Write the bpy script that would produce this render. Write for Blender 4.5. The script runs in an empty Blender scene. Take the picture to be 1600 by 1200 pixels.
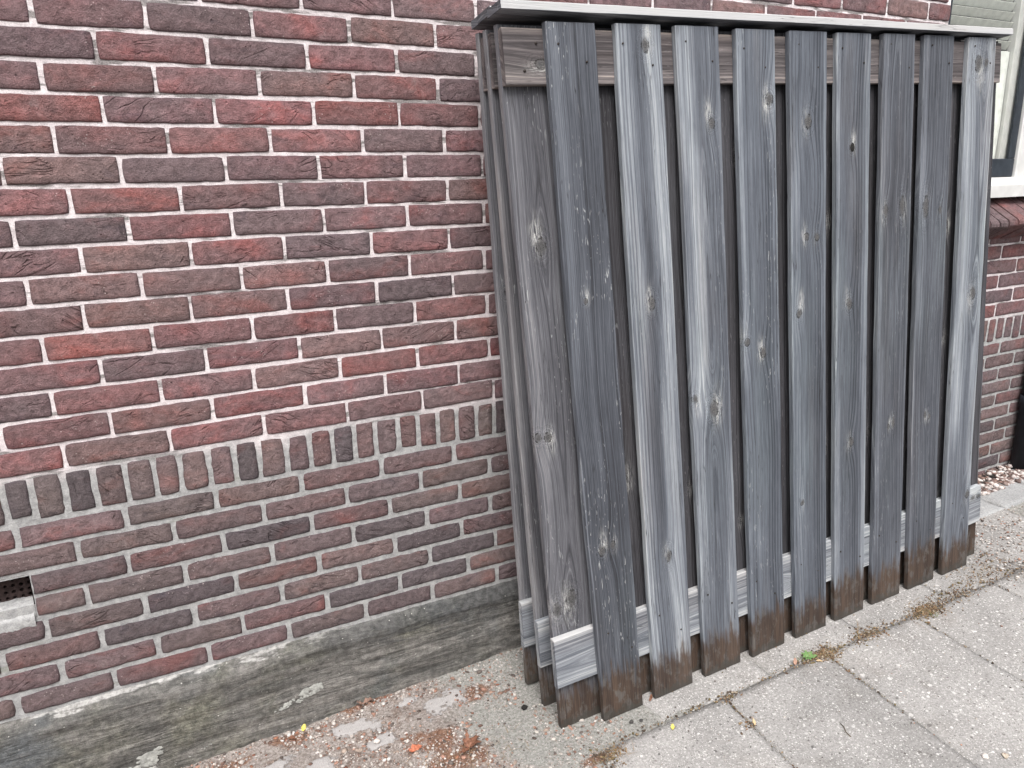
import bpy, math, random
import numpy as np
from mathutils import Matrix, Vector

SC = bpy.context.scene
COL = SC.collection
rnd = random.Random(7)

# ------------------------------------------------------------------ camera
cam_d = bpy.data.cameras.new('camera')
cam = bpy.data.objects.new('camera', cam_d)
COL.objects.link(cam)
cam_d.sensor_fit = 'HORIZONTAL'
cam_d.sensor_width = 36.0
cam_d.lens = 26.174
cam_d.clip_start = 0.02
cam_d.clip_end = 600
_r = Vector((0.89117, -0.45317, -0.02109)); _u = Vector((0.13869, 0.22789, 0.96376)); _f = Vector((0.43194, 0.8618, -0.26594))
_m = Matrix((_r, _u, -_f)).transposed().to_4x4()
_m.translation = Vector((0.6577, -1.9149, 1.4727))
cam.matrix_world = _m
SC.camera = cam

# ------------------------------------------------------------------ sky, sun, exposure
SUN_EL, SUN_AZ = math.radians(58), math.radians(205)     # azimuth clockwise from +Y
w = bpy.data.worlds.new('World'); SC.world = w; w.use_nodes = True
nt = w.node_tree; bg = nt.nodes['Background']
sky = nt.nodes.new('ShaderNodeTexSky'); sky.sky_type = 'NISHITA'; sky.sun_disc = False
sky.sun_elevation = SUN_EL; sky.sun_rotation = SUN_AZ
sky.air_density = 1.0; sky.dust_density = 6.0; sky.ozone_density = 1.0
hs = nt.nodes.new('ShaderNodeHueSaturation'); hs.inputs['Saturation'].default_value = 0.28
nt.links.new(sky.outputs[0], hs.inputs['Color']); nt.links.new(hs.outputs[0], bg.inputs[0])
bg.inputs[1].default_value = 0.12
sd = bpy.data.lights.new('sun', 'SUN'); sd.energy = 1.4; sd.angle = math.radians(35); sd.color = (1, 0.965, 0.955)
sun = bpy.data.objects.new('sun', sd); COL.objects.link(sun)
d = Vector((math.sin(SUN_AZ)*math.cos(SUN_EL), math.cos(SUN_AZ)*math.cos(SUN_EL), math.sin(SUN_EL)))
sun.rotation_euler = (-d).to_track_quat('-Z', 'Y').to_euler()
sun.location = d*20
SC.view_settings.view_transform = 'Standard'
SC.view_settings.look = 'None'
SC.view_settings.gamma = 1.0
SC.view_settings.use_curve_mapping = False
SC.view_settings.exposure = 0.85

# ------------------------------------------------------------------ numeric helpers
def _h(ix, iy, iz, s):
    n = (ix*73856093) ^ (iy*19349663) ^ (iz*83492791) ^ (s*2654435761 & 0x7fffffff)
    n = (n ^ (n >> 13))*1274126177 & 0x7fffffff
    n = (n ^ (n >> 16))*668265263 & 0x7fffffff
    return ((n ^ (n >> 15)) & 0xffffff)/float(0xffffff)
def vn(x, y=0.0, z=0.0, s=0):
    """smooth value noise, -1..1"""
    x, y, z = np.broadcast_arrays(np.asarray(x, float), np.asarray(y, float), np.asarray(z, float))
    fx, fy, fz = np.floor(x), np.floor(y), np.floor(z)
    ix, iy, iz = fx.astype(np.int64)+1000, fy.astype(np.int64)+1000, fz.astype(np.int64)+1000
    u, v, w_ = x-fx, y-fy, z-fz
    u = u*u*(3-2*u); v = v*v*(3-2*v); w_ = w_*w_*(3-2*w_)
    def L(dz):
        a = _h(ix, iy, iz+dz, s)*(1-u)+_h(ix+1, iy, iz+dz, s)*u
        b = _h(ix, iy+1, iz+dz, s)*(1-u)+_h(ix+1, iy+1, iz+dz, s)*u
        return a*(1-v)+b*v
    return (L(0)*(1-w_)+L(1)*w_)*2-1
def fbm(x, y=0.0, z=0.0, s=0, o=3):
    r = 0; a = 1.0; k = 1.0
    for i in range(o):
        r = r+a*vn(np.asarray(x)*k, np.asarray(y)*k, np.asarray(z)*k, s+i*17); a *= .5; k *= 2.03
    return r
def gz(x):
    return 0.034*(np.clip(x, -1.4, 5.6)-1.617)

def mesh(name, verts, faces, smooth=True, attrs=None):
    me = bpy.data.meshes.new(name)
    verts = np.asarray(verts, np.float32)
    me.from_pydata([], [], []) if False else None
    if isinstance(faces, np.ndarray):
        nf, k = faces.shape
        me.vertices.add(len(verts)); me.vertices.foreach_set('co', verts.ravel())
        me.loops.add(nf*k); me.loops.foreach_set('vertex_index', faces.ravel().astype(np.int32))
        me.polygons.add(nf); me.polygons.foreach_set('loop_start', np.arange(0, nf*k, k, dtype=np.int32))
    else:
        me.from_pydata([tuple(map(float, v)) for v in verts], [], [tuple(int(i) for i in f) for f in faces])
    me.update(calc_edges=True)
    me.validate()
    if smooth:
        me.polygons.foreach_set('use_smooth', np.ones(len(me.polygons), bool))
    for an, (ty, data) in (attrs or {}).items():
        a = me.attributes.new(an, ty, 'POINT')
        data = np.asarray(data, np.float32)
        a.data.foreach_set({'FLOAT': 'value', 'FLOAT_VECTOR': 'vector', 'FLOAT_COLOR': 'color'}[ty], data.ravel())
    return me
def obj(name, me, mat, parent=None, loc=(0, 0, 0), rot=(0, 0, 0), **kw):
    o = bpy.data.objects.new(name, me); COL.objects.link(o)
    if me is not None and mat is not None and len(me.materials) == 0: me.materials.append(mat)
    o.parent = parent; o.location = loc; o.rotation_euler = rot
    for k, v in kw.items(): o[k] = v
    return o
def empty(name, loc, label=None, cat=None, group=None, kind=None):
    o = bpy.data.objects.new(name, None); COL.objects.link(o); o.location = loc; o.empty_display_size = .1
    if label: o['label'] = label
    if cat: o['category'] = cat
    if group: o['group'] = group
    if kind: o['kind'] = kind
    return o
def box(name, lo, hi, mat, parent=None, bev=0.002, **kw):
    """bevelled box as one closed mesh (chamfered edges)"""
    lo = np.array(lo, float); hi = np.array(hi, float); c = (lo+hi)/2; h = (hi-lo)/2; b = min(bev, h.min()*.45)
    V = []; idx = {}
    for sx in (-1, 1):
        for sy in (-1, 1):
            for sz in (-1, 1):
                s = np.array((sx, sy, sz))
                for ax in range(3):
                    v = s*(h-b); v[ax] = s[ax]*h[ax]; idx[(sx, sy, sz, ax)] = len(V); V.append(v)
    F = []
    S = (-1, 1)
    for ax in range(3):
        a1, a2 = (ax+1) % 3, (ax+2) % 3
        for s in S:
            q = []
            for t1, t2 in ((-1, -1), (1, -1), (1, 1), (-1, 1)):
                k = [0, 0, 0]; k[ax] = s; k[a1] = t1; k[a2] = t2; q.append(idx[(*k, ax)])
            F.append(q if s > 0 else q[::-1])
        for t1 in S:
            for t2 in S:      # edge along ax
                k0 = [0]*3; k0[ax] = -1; k0[a1] = t1; k0[a2] = t2; k1 = list(k0); k1[ax] = 1
                q = [idx[(*k0, a1)], idx[(*k1, a1)], idx[(*k1, a2)], idx[(*k0, a2)]]
                F.append(q if t1*t2 < 0 else q[::-1])
    for sx in S:
        for sy in S:
            for sz in S:
                q = [idx[(sx, sy, sz, i)] for i in range(3)]
                F.append(q if sx*sy*sz > 0 else q[::-1])
    me = mesh(name, V, F, smooth=False)
    return obj(name, me, mat, parent, tuple(c), **kw)

# ------------------------------------------------------------------ material helpers
class NT:
    def __init__(s, name):
        s.m = bpy.data.materials.new(name); s.m.use_nodes = True; s.t = s.m.node_tree
        s.b = s.t.nodes['Principled BSDF']; s.out = s.t.nodes['Material Output']
        s.b.inputs['Specular IOR Level'].default_value = .25
    def n(s, ty, **kw):
        x = s.t.nodes.new(ty)
        for k, v in kw.items(): setattr(x, k, v)
        return x
    def put(s, sock, v):
        if isinstance(v, bpy.types.NodeSocket): s.t.links.new(v, sock)
        elif v is not None:
            if sock.type == 'RGBA' and hasattr(v, '__len__') and len(v) == 3: v = (*v, 1)
            sock.default_value = v
    def math(s, op, a, b=None, c=None, clamp=False):
        x = s.n('ShaderNodeMath', operation=op, use_clamp=clamp)
        s.put(x.inputs[0], a); s.put(x.inputs[1], b); s.put(x.inputs[2], c)
        return x.outputs[0]
    def vmath(s, op, a, b=None):
        x = s.n('ShaderNodeVectorMath', operation=op); s.put(x.inputs[0], a); s.put(x.inputs[1], b)
        return x.outputs[0]
    def mapr(s, v, a, b, c=0., d=1., smooth=True):
        x = s.n('ShaderNodeMapRange', interpolation_type='SMOOTHSTEP' if smooth else 'LINEAR')
        for i, q in enumerate((v, a, b, c, d)): s.put(x.inputs[i], q)
        return x.outputs[0]
    def mix(s, f, a, b, mode='MIX'):
        x = s.n('ShaderNodeMix', data_type='RGBA', blend_type=mode)
        s.put(x.inputs[0], f); s.put(x.inputs[6], a); s.put(x.inputs[7], b)
        return x.outputs[2]
    def noise(s, vec, scale, detail=3, rough=.55, dist=0., dim='3D', w=None):
        x = s.n('ShaderNodeTexNoise', noise_dimensions=dim)
        if vec is not None: s.put(x.inputs['Vector'], vec)
        if w is not None: s.put(x.inputs['W'], w)
        x.inputs['Scale'].default_value = scale; x.inputs['Detail'].default_value = detail
        x.inputs['Roughness'].default_value = rough; x.inputs['Distortion'].default_value = dist
        return x.outputs['Fac']
    def vor(s, vec, scale, feature='F1', rand=1.):
        x = s.n('ShaderNodeTexVoronoi', feature=feature); s.put(x.inputs['Vector'], vec)
        x.inputs['Scale'].default_value = scale; x.inputs['Randomness'].default_value = rand
        return x
    def ramp(s, f, stops):
        x = s.n('ShaderNodeValToRGB'); e = x.color_ramp.elements
        while len(e) < len(stops): e.new(.5)
        for el, (p, c) in zip(e, stops): el.position = p; el.color = (*c, 1)
        s.put(x.inputs[0], f)
        return x.outputs[0]
    def attr(s, name, out='Fac'):
        x = s.n('ShaderNodeAttribute', attribute_name=name); return x.outputs[out]
    def pos(s): return s.n('ShaderNodeNewGeometry').outputs['Position']
    def scale(s, v, k):
        return s.vmath('MULTIPLY', v, k)
    def bump(s, h, strength=.5, dist=.002, nrm=None):
        x = s.n('ShaderNodeBump'); x.inputs['Strength'].default_value = strength; x.inputs['Distance'].default_value = dist
        s.put(x.inputs['Height'], h)
        if nrm is not None: s.put(x.inputs['Normal'], nrm)
        return x.outputs[0]
    def fin(s, col=None, rough=None, nrm=None):
        s.put(s.b.inputs['Base Color'], col); s.put(s.b.inputs['Roughness'], rough)
        if nrm is not None: s.put(s.b.inputs['Normal'], nrm)
        return s.m
def plain(name, col, rough=.6, metal=0., var=.12, sc=40):
    m = NT(name); p = m.pos()
    f = m.mapr(m.noise(p, sc, 4), .3, .7, 1-var, 1+var)
    c = m.mix(1., col, m.n('ShaderNodeCombineColor').outputs[0] if False else f, 'MULTIPLY')
    m.b.inputs['Metallic'].default_value = metal
    return m.fin(c, rough, m.bump(m.noise(p, sc*8, 3), .15, .001))

# ---- brick
def mat_brick():
    m = NT('brick_clay'); P = m.pos()
    at = m.n('ShaderNodeAttribute', attribute_name='bcol'); base = at.outputs['Color']; seed = at.outputs['Alpha']
    off = m.n('ShaderNodeCombineXYZ'); sv = m.math('MULTIPLY', seed, 53.)
    for i in range(3): m.put(off.inputs[i], sv)
    v = m.vmath('ADD', P, off.outputs[0])
    vs = m.scale(v, (.55, 1, 1))
    n1 = m.noise(vs, 13, 4, .6, .4)
    n2 = m.noise(v, 55, 5, .65)
    n3 = m.noise(v, 420, 3, .6)
    # redder body showing through the darker fire skin
    red = m.mix(1., base, (1.15, .87, .83), 'MULTIPLY')
    grey = m.mix(.50, base, (.142, .116, .120))
    c = m.mix(m.mapr(n1, .34, .64), grey, m.mix(m.mapr(n1, .52, .74), base, red))
    edge = m.attr('edge')  # dark rim paints the thin shadow line round each brick
    c = m.mix(m.math('MULTIPLY', edge, m.mapr(n2, .25, .65, .3, 1.)), c, m.mix(1., c, (.50, .49, .53), 'MULTIPLY'))
    c = m.mix(1., c, m.mapr(n2, .25, .75, .72, 1.28), 'MULTIPLY')
    c = m.mix(1., c, m.mapr(n3, .25, .75, .76, 1.26), 'MULTIPLY')
    soot = m.mapr(m.noise(m.scale(v, (.7, 1, 1.3)), 22, 5, .7, .6), .56, .70)
    c = m.mix(m.math('MULTIPLY', soot, .55), c, m.mix(1., c, (.52, .55, .62), 'MULTIPLY'))
    # lime bloom and specks
    vor = m.vor(v, 105)
    sp = m.math('MULTIPLY', m.mapr(vor.outputs['Distance'], .10, .20, 1, 0), m.math('GREATER_THAN', m.n('ShaderNodeSeparateColor').outputs[0] if False else m.noise(v, 9, 2), .60))
    c = m.mix(m.math('MULTIPLY', sp, .55), c, (.55, .47, .45))
    bl = m.mapr(m.noise(m.scale(v, (1, 1, .5)), 20, 5, .7), .60, .80)
    c = m.mix(m.math('MULTIPLY', bl, .28), c, (.50, .42, .41))
    # pits
    pit = m.mapr(m.vor(v, 60).outputs['Distance'], .05, .16, 0, 1)
    pit = m.math('MAXIMUM', pit, m.mapr(m.noise(v, 14, 2), .45, .58, 1, 0))
    # drag creases left by moulding
    rot = m.n('ShaderNodeVectorRotate', rotation_type='Y_AXIS'); m.put(rot.inputs['Vector'], v)
    m.put(rot.inputs['Angle'], m.math('MULTIPLY_ADD', m.math('FRACT', m.math('MULTIPLY', seed, 91.7)), 1.5, -.75))
    cr = m.noise(m.scale(rot.outputs[0], (7, 7, 26)), 1, 3, .5, .7)
    cr = m.math('ABSOLUTE', m.math('SUBTRACT', cr, .5))
    crk = m.mapr(cr, 0., .028, 0, 1)
    crk = m.math('MAXIMUM', crk, m.mapr(m.noise(v, 10, 2), .54, .64, 1, 0))
    h = m.math('ADD', m.math('MULTIPLY', n1, .8), m.math('ADD', m.math('MULTIPLY', n2, 1.5), m.math('MULTIPLY', n3, .5)))
    h = m.math('ADD', h, m.math('ADD', m.math('MULTIPLY', crk, .75), m.math('MULTIPLY', pit, .4)))
    c = m.mix(m.math('MULTIPLY', m.math('SUBTRACT', 1., crk), .5), c, m.mix(1., c, (.6, .55, .57), 'MULTIPLY'))
    c = m.mix(m.math('MULTIPLY', m.math('SUBTRACT', 1., pit), .6), c, m.mix(1., c, (.4, .38, .4), 'MULTIPLY'))
    return m.fin(c, .93, m.bump(h, 1.0, .0055))
# ---- mortar: whiter repointing above the soldier course, old grey below
def mat_mortar():
    m = NT('lime_mortar'); P = m.pos(); sx = m.n('ShaderNodeSeparateXYZ'); m.put(sx.inputs[0], P)
    z = sx.outputs[2]
    n1 = m.noise(m.scale(P, (1, 1, 1)), 60, 5, .7); n2 = m.noise(P, 380, 4, .7)
    st = m.noise(m.scale(P, (5.5, 5.5, 34)), 1, 4, .62)
    up = m.mix(m.mapr(n1, .3, .7), (.62, .56, .565), (.82, .755, .76))
    thr = m.mapr(z, 1.1, 1.75, .56, .505, False)
    up = m.mix(m.mapr(st, thr, m.math('ADD', thr, .07)), up, m.mix(m.mapr(n2, .3, .7), (.19, .175, .17), (.36, .33, .325)))
    lo = m.mix(m.mapr(n1, .28, .72), (.28, .282, .28), (.48, .48, .476))
    lo = m.mix(m.mapr(st, .60, .74, 0, .7), lo, (.25, .26, .22))
    f = m.mapr(m.math('ADD', z, m.mapr(m.noise(P, 6, 3), .2, .8, -.05, .05, False)), .80, .87)
    c = m.mix(f, lo, up)
    c = m.mix(1., c, m.mapr(n2, .25, .75, .78, 1.16), 'MULTIPLY')
    h = m.math('ADD', m.math('MULTIPLY', n1, 1.2), m.math('MULTIPLY', n2, .5))
    return m.fin(c, .95, m.bump(h, .8, .003))
# ---- weathered wood
def mat_wood(name, cap=False):
    m = NT(name)
    wv = m.attr('wood', 'Vector'); pr = m.attr('wprop', 'Vector')
    s = m.n('ShaderNodeSeparateXYZ'); m.put(s.inputs[0], wv); x, z, seed = s.outputs
    q = m.n('ShaderNodeSeparateXYZ'); m.put(q.inputs[0], pr); warm, scr, stain = q.outputs
    ring = m.attr('ring'); tone = m.attr('tone'); knot = m.attr('knot')
    def co(kx, kz, ks=40.):
        c = m.n('ShaderNodeCombineXYZ')
        m.put(c.inputs[0], m.math('MULTIPLY', x, kx)); m.put(c.inputs[1], m.math('MULTIPLY', z, kz)); m.put(c.inputs[2], m.math('MULTIPLY', seed, ks))
        return c.outputs[0]
    rw = m.math('MULTIPLY_ADD', ring, 300., m.math('MULTIPLY', seed, 77.))
    rn = m.noise(None, 1, 1.5, .6, dim='1D', w=rw)
    rfine = m.noise(None, 3.3, 2, .6, dim='1D', w=rw)
    fib = m.noise(co(520, 9), 1, 4, .65)
    fib2 = m.noise(co(1500, 40), 1, 3, .65)
    pat = m.noise(co(16, 2.2), 1, 4, .6, .5)
    rbig = m.noise(None, .30, 1, .5, dim='1D', w=rw)
    v = m.math('MULTIPLY_ADD', m.math('SUBTRACT', rn, .5), .42, tone)
    v = m.math('MULTIPLY_ADD', m.math('SUBTRACT', m.math('ABSOLUTE', m.math('SUBTRACT', rbig, .5)), .12), -.75, v)
    v = m.math('MULTIPLY_ADD', m.math('SUBTRACT', rfine, .5), .22, v)
    v = m.math('MULTIPLY_ADD', m.math('SUBTRACT', fib, .5), .56, v)
    v = m.math('MULTIPLY_ADD', m.math('SUBTRACT', fib2, .5), .30, v)
    v = m.math('MULTIPLY_ADD', m.math('SUBTRACT', pat, .5), .42, v)
    v = m.math('SUBTRACT', v, .02)
    c = m.ramp(v, [(0, (.028, .030, .036)), (.28, (.070, .078, .094)), (.52, (.135, .150, .176)), (.75, (.25, .276, .306)), (1, (.46, .49, .51))])
    c = m.mix(warm, c, m.mix(1., c, (1.14, .90, .76), 'MULTIPLY'))
    c = m.mix(m.math('MULTIPLY', m.mapr(m.noise(co(10, 1.1, 71.), 1, 4, .6), .50, .70), .35), c, m.mix(1., c, (1.06, .93, .84), 'MULTIPLY'))
    # algae-green cast in patches
    c = m.mix(m.math('MULTIPLY', m.mapr(m.noise(co(6, 1.3, 11.), 1, 3), .52, .74), .30), c, m.mix(1., c, (.93, 1.03, .95), 'MULTIPLY'))
    # scuffs and scratches
    sc1 = m.noise(co(230, 36, 23.), 1, 2, .5, .6)
    area = m.mapr(m.noise(co(12, 2.6, 5.), 1, 2), .46, .62)
    sm = m.math('MULTIPLY', m.math('MULTIPLY', m.mapr(sc1, .64, .70), area), scr)
    c = m.mix(m.math('MULTIPLY', sm, .75), c, (.46, .47, .47))
    # hairline drying cracks
    ck = m.noise(co(140, 3.2, 61.), 1, 2, .5, .3)
    ckm = m.mapr(m.math('ABSOLUTE', m.math('SUBTRACT', ck, .5)), 0., .016, 1, 0)
    ckm = m.math('MULTIPLY', ckm, m.mapr(m.noise(co(18, 2.5, 31.), 1, 2), .50, .60))
    c = m.mix(m.math('MULTIPLY', ckm, .8), c, (.022, .021, .022))
    # knots
    kn = m.math('ADD', knot, m.mapr(m.noise(co(260, 260), 1, 2), .3, .7, -.16, .16, False))
    halo = m.attr('halo')
    hn = m.mapr(m.noise(co(380, 34, 9.), 1, 4, .65), .43, .58)
    c = m.mix(m.math('MULTIPLY', m.math('MULTIPLY', halo, hn), .95), c, (.50, .50, .48))
    kc = m.noise(None, 7., 2, .6, dim='1D', w=m.math('MULTIPLY_ADD', kn, 1.6, m.math('MULTIPLY', seed, 31.)))
    kcol = m.ramp(kc, [(.30, (.022, .021, .021)), (.5, (.075, .074, .076)), (.72, (.20, .195, .185))])
    c = m.mix(m.mapr(kn, .40, 1.2, .95, 0), c, kcol)
    around = m.math('MULTIPLY', m.mapr(kn, .9, 1.2), m.mapr(kn, 1.3, 3.2, 1, 0))
    gl_ = m.noise(None, 4.2, 1, .5, dim='1D', w=m.math('MULTIPLY_ADD', kn, 1.6, m.math('MULTIPLY', seed, 57.)))
    c = m.mix(m.math('MULTIPLY', around, .7), c, m.mix(1., c, m.mapr(gl_, .32, .68, .55, 1.45), 'MULTIPLY'))
    rim = m.math('MULTIPLY', m.mapr(kn, .70, .88), m.mapr(kn, .94, 1.10, 1, 0))
    rim = m.math('MULTIPLY', rim, m.mapr(m.noise(co(80, 60, 13.), 1, 2), .44, .58))
    c = m.mix(m.math('MULTIPLY', rim, .85), c, (.020, .018, .017))
    # damp, rot-stained foot
    zn = m.math('ADD', z, m.math('ADD', m.mapr(m.noise(co(26, 10, 3.), 1, 4, .6), .2, .8, -.04, .04, False), m.mapr(m.noise(co(90, 5, 8.), 1, 3, .6), .2, .8, -.05, .05, False)))
    wet = m.math('MULTIPLY', m.mapr(zn, m.math('SUBTRACT', stain, .035), m.math('ADD', stain, .030), 1, 0), m.math('GREATER_THAN', stain, .001))
    wc = m.mix(m.mapr(m.math('ADD', fib, m.math('MULTIPLY', pat, .6)), .5, 1.1), (.028, .020, .017), (.105, .070, .050))
    wc = m.mix(m.math('MULTIPLY', m.mapr(m.noise(co(40, 22, 17.), 1, 5, .65), .48, .62), .65), wc, m.mix(m.mapr(fib, .35, .6), (.055, .052, .050), (.15, .142, .13)))
    wc = m.mix(m.math('MULTIPLY', m.mapr(m.math('ADD', z, m.mapr(m.noise(co(60, 60, 27.), 1, 4), .2, .8, -.025, .025, False)), .008, .03, 1, 0), .7), wc, (.052, .050, .044))
    c = m.mix(m.math('MULTIPLY', wet, .96), c, wc)
    h = m.math('ADD', m.math('MULTIPLY', fib, .9), m.math('ADD', m.math('MULTIPLY', rn, .6), m.math('MULTIPLY', fib2, .4)))
    h = m.math('SUBTRACT', h, m.math('ADD', m.math('MULTIPLY', ckm, 1.0), m.math('MULTIPLY', rim, .8)))
    return m.fin(c, m.mapr(wet, 0, 1, .82, .7), m.bump(h, .55, .0016))
# ---- exposed aggregate concrete
def mat_concrete(name, base=(.292, .283, .272), amount=1., green=0., brown=.2):
    m = NT(name); P = m.pos()
    n1 = m.noise(P, 4.5, 5, .6); n2 = m.noise(P, 150, 4, .7); n3 = m.noise(P, 700, 2, .6)
    c = m.mix(m.mapr(n1, .3, .7), tuple(.86*k for k in base), tuple(1.12*k for k in base))
    c = m.mix(m.math('MULTIPLY', m.mapr(m.noise(m.vmath('ADD', P, (7, 3, 1)), 3.1, 5, .65), .50, .72), brown), c, (.20, .165, .135))
    c = m.mix(m.math('MULTIPLY', m.mapr(m.noise(m.vmath('ADD', P, (1, 5, 2)), 9, 6, .7, .5), .56, .72), .35), c, (.16, .145, .13))
    if green: c = m.mix(m.math('MULTIPLY', m.mapr(m.noise(m.vmath('ADD', P, (2, 9, 4)), 5, 4, .6), .42, .62), green), c, (.20, .215, .165))
    c = m.mix(1., c, m.mapr(n2, .25, .75, .72, 1.26), 'MULTIPLY')
    c = m.mix(1., c, m.mapr(n3, .25, .75, .85, 1.15), 'MULTIPLY')
    h = m.math('MULTIPLY', n2, .5)
    wob = m.vmath('ADD', P, m.vmath('SCALE', P, None)) if False else P
    dn = m.n('ShaderNodeTexNoise'); m.put(dn.inputs['Vector'], P); dn.inputs['Scale'].default_value = 90
    wob = m.vmath('ADD', m.scale(P, (1, 1, .25)), m.scale(dn.outputs['Color'], (.007, .007, 0)))
    for sc_, r0, thr_w, thr_d in ((40, .24, .80, .05), (62, .27, .80, .09), (95, .30, .76, .13), (150, .34, .70, .16), (290, .36, .68, .18)):
        vo = m.vor(wob, sc_); sep = m.n('ShaderNodeSeparateColor'); m.put(sep.inputs[0], vo.outputs['Color'])
        rr = m.math('MULTIPLY_ADD', sep.outputs[1], r0*.7, r0*.45)
        disc = m.mapr(m.math('SUBTRACT', vo.outputs['Distance'], rr), -.06, .03, 1, 0)
        wh = m.math('MULTIPLY', disc, m.math('GREATER_THAN', sep.outputs[0], thr_w))
        dk = m.math('MULTIPLY', disc, m.math('LESS_THAN', sep.outputs[0], thr_d))
        c = m.mix(m.math('MULTIPLY', wh, .9*amount), c, m.mix(sep.outputs[2], (.42, .405, .39), (.68, .665, .645)))
        c = m.mix(m.math('MULTIPLY', dk, .8*amount), c, m.mix(sep.outputs[2], (.075, .07, .068), (.17, .155, .145)))
        h = m.math('MULTIPLY_ADD', m.math('ADD', wh, dk), .5, h)
    oi = m.n('ShaderNodeObjectInfo').outputs['Random']
    c = m.mix(1., c, m.mapr(oi, 0., 1., .90, 1.08, False), 'MULTIPLY')
    return m.fin(c, .88, m.bump(h, .5, .0016))
# ---- rough rubble strip along the wall
def mat_strip():
    m = NT('rubble_ground'); P = m.pos()
    cem, rust, agg = m.attr('cem'), m.attr('rust'), m.attr('agg')
    n2 = m.noise(P, 130, 5, .72); n3 = m.noise(m.vmath('ADD', P, (5, 1, 0)), 16, 5, .7, .4); n4 = m.noise(P, 600, 3, .65)
    c = m.mix(m.mapr(n2, .3, .7), (.23, .19, .165), (.50, .455, .425))
    c = m.mix(m.math('MULTIPLY', m.mapr(n3, .48, .60), .6), c, m.mix(m.mapr(n2, .35, .65), (.11, .075, .055), (.28, .19, .15)))
    c = m.mix(agg, c, m.mix(m.mapr(n2, .28, .72), (.22, .218, .196), (.50, .495, .465)))
    ru = m.mapr(m.math('ADD', rust, m.mapr(n3, .3, .7, -.35, .35, False)), .35, .75)
    c = m.mix(m.math('MULTIPLY', ru, .85), c, m.mix(m.mapr(n2, .3, .7), (.13, .062, .038), (.34, .18, .11)))
    for sc_, r0, tw, td in ((75, .30, .80, .10), (140, .33, .72, .16), (280, .36, .68, .2)):
        vo = m.vor(P, sc_); sep = m.n('ShaderNodeSeparateColor'); m.put(sep.inputs[0], vo.outputs['Color'])
        disc = m.mapr(m.math('SUBTRACT', vo.outputs['Distance'], m.math('MULTIPLY_ADD', sep.outputs[1], r0*.7, r0*.4)), -.06, .03, 1, 0)
        wh = m.math('MULTIPLY', disc, m.math('GREATER_THAN', sep.outputs[0], tw)); dk = m.math('MULTIPLY', disc, m.math('LESS_THAN', sep.outputs[0], td))
        c = m.mix(m.math('MULTIPLY', wh, .85), c, m.mix(sep.outputs[2], (.46, .41, .38), (.66, .62, .59)))
        c = m.mix(m.math('MULTIPLY', dk, .85), c, m.mix(sep.outputs[2], (.06, .05, .045), (.17, .125, .10)))
    ce = m.mapr(m.math('ADD', cem, m.mapr(m.noise(P, 70, 4, .7), .3, .7, -.3, .3, False)), .42, .56)
    c = m.mix(ce, c, m.mix(m.mapr(n4, .3, .7), (.36, .345, .335), (.47, .45, .44)))
    c = m.mix(1., c, m.mapr(n4, .25, .75, .70, 1.06), 'MULTIPLY')
    h = m.math('MULTIPLY', m.math('ADD', m.math('MULTIPLY', n2, 1.6), m.math('MULTIPLY', n4, .5)), m.mapr(ce, 0, 1, 1, .25))
    return m.fin(c, .93, m.bump(h, .9, .005))
def mat_plinth():
    m = NT('mossy_render'); P = m.pos(); sx = m.n('ShaderNodeSeparateXYZ'); m.put(sx.inputs[0], P)
    s1 = m.noise(m.scale(P, (4.5, 4, 36)), 1, 6, .68, 1.1); s2 = m.noise(m.scale(P, (24, 24, 150)), 1, 5, .68, .9)
    n1 = m.noise(P, 5, 4, .6); n2 = m.noise(P, 60, 5, .7); n3 = m.noise(P, 400, 3, .6)
    c = m.mix(m.mapr(s1, .33, .66), (.085, .083, .078), (.215, .205, .190))
    c = m.mix(m.math('MULTIPLY', m.mapr(n1, .46, .70), .55), c, m.mix(m.mapr(n2, .3, .7), (.125, .125, .092), (.225, .22, .165)))
    c = m.mix(m.math('MULTIPLY', m.mapr(m.noise(m.vmath('ADD', P, (3, 3, 8)), 4, 3), .52, .7), .7), c, (.105, .118, .128))
    c = m.mix(m.math('MULTIPLY', m.mapr(s2, .58, .70), .5), c, (.30, .30, .27))
    c = m.mix(m.math('MULTIPLY', m.mapr(s2, .30, .40, 1, 0), .55), c, (.035, .035, .033))
    c = m.mix(1., c, m.mapr(n2, .25, .75, .62, 1.42), 'MULTIPLY')
    c = m.mix(1., c, m.mapr(n3, .25, .75, .76, 1.26), 'MULTIPLY')
    blk = m.math('MULTIPLY', m.mapr(m.math('ADD', sx.outputs[2], m.mapr(s1, .3, .7, -.06, .06, False)), .15, .20), m.mapr(sx.outputs[0], .8, 1.3, .15, .8))
    c = m.mix(blk, c, m.mix(m.mapr(n2, .3, .7), (.030, .031, .033), (.085, .088, .090)))
    c = m.mix(m.math('MULTIPLY', m.mapr(m.vor(P, 70).outputs['Distance'], .10, .16, 1, 0), m.math('GREATER_THAN', m.noise(P, 23, 2), .60)), c, (.42, .41, .38))
    # pale mortar fillet along the top edge of the band
    zz = m.math('ADD', sx.outputs[2], m.mapr(m.noise(m.scale(P, (7, 7, 40)), 1, 5, .65), .25, .75, -.017, .017, False))
    fx = m.mapr(sx.outputs[0], .75, 1.2, 1, .1)
    tp = m.math('MULTIPLY', m.mapr(zz, .2245, .2300), m.math('MULTIPLY', fx, m.mapr(n2, .25, .5, .4, 1)))
    c = m.mix(tp, c, m.mix(m.mapr(n2, .3, .7), (.27, .265, .25), (.50, .49, .475)))
    h = m.math('ADD', m.math('MULTIPLY', s1, 1.6), m.math('ADD', m.math('MULTIPLY', s2, .8), m.math('MULTIPLY', n2, .5)))
    return m.fin(c, .9, m.bump(h, .9, .006))
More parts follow.
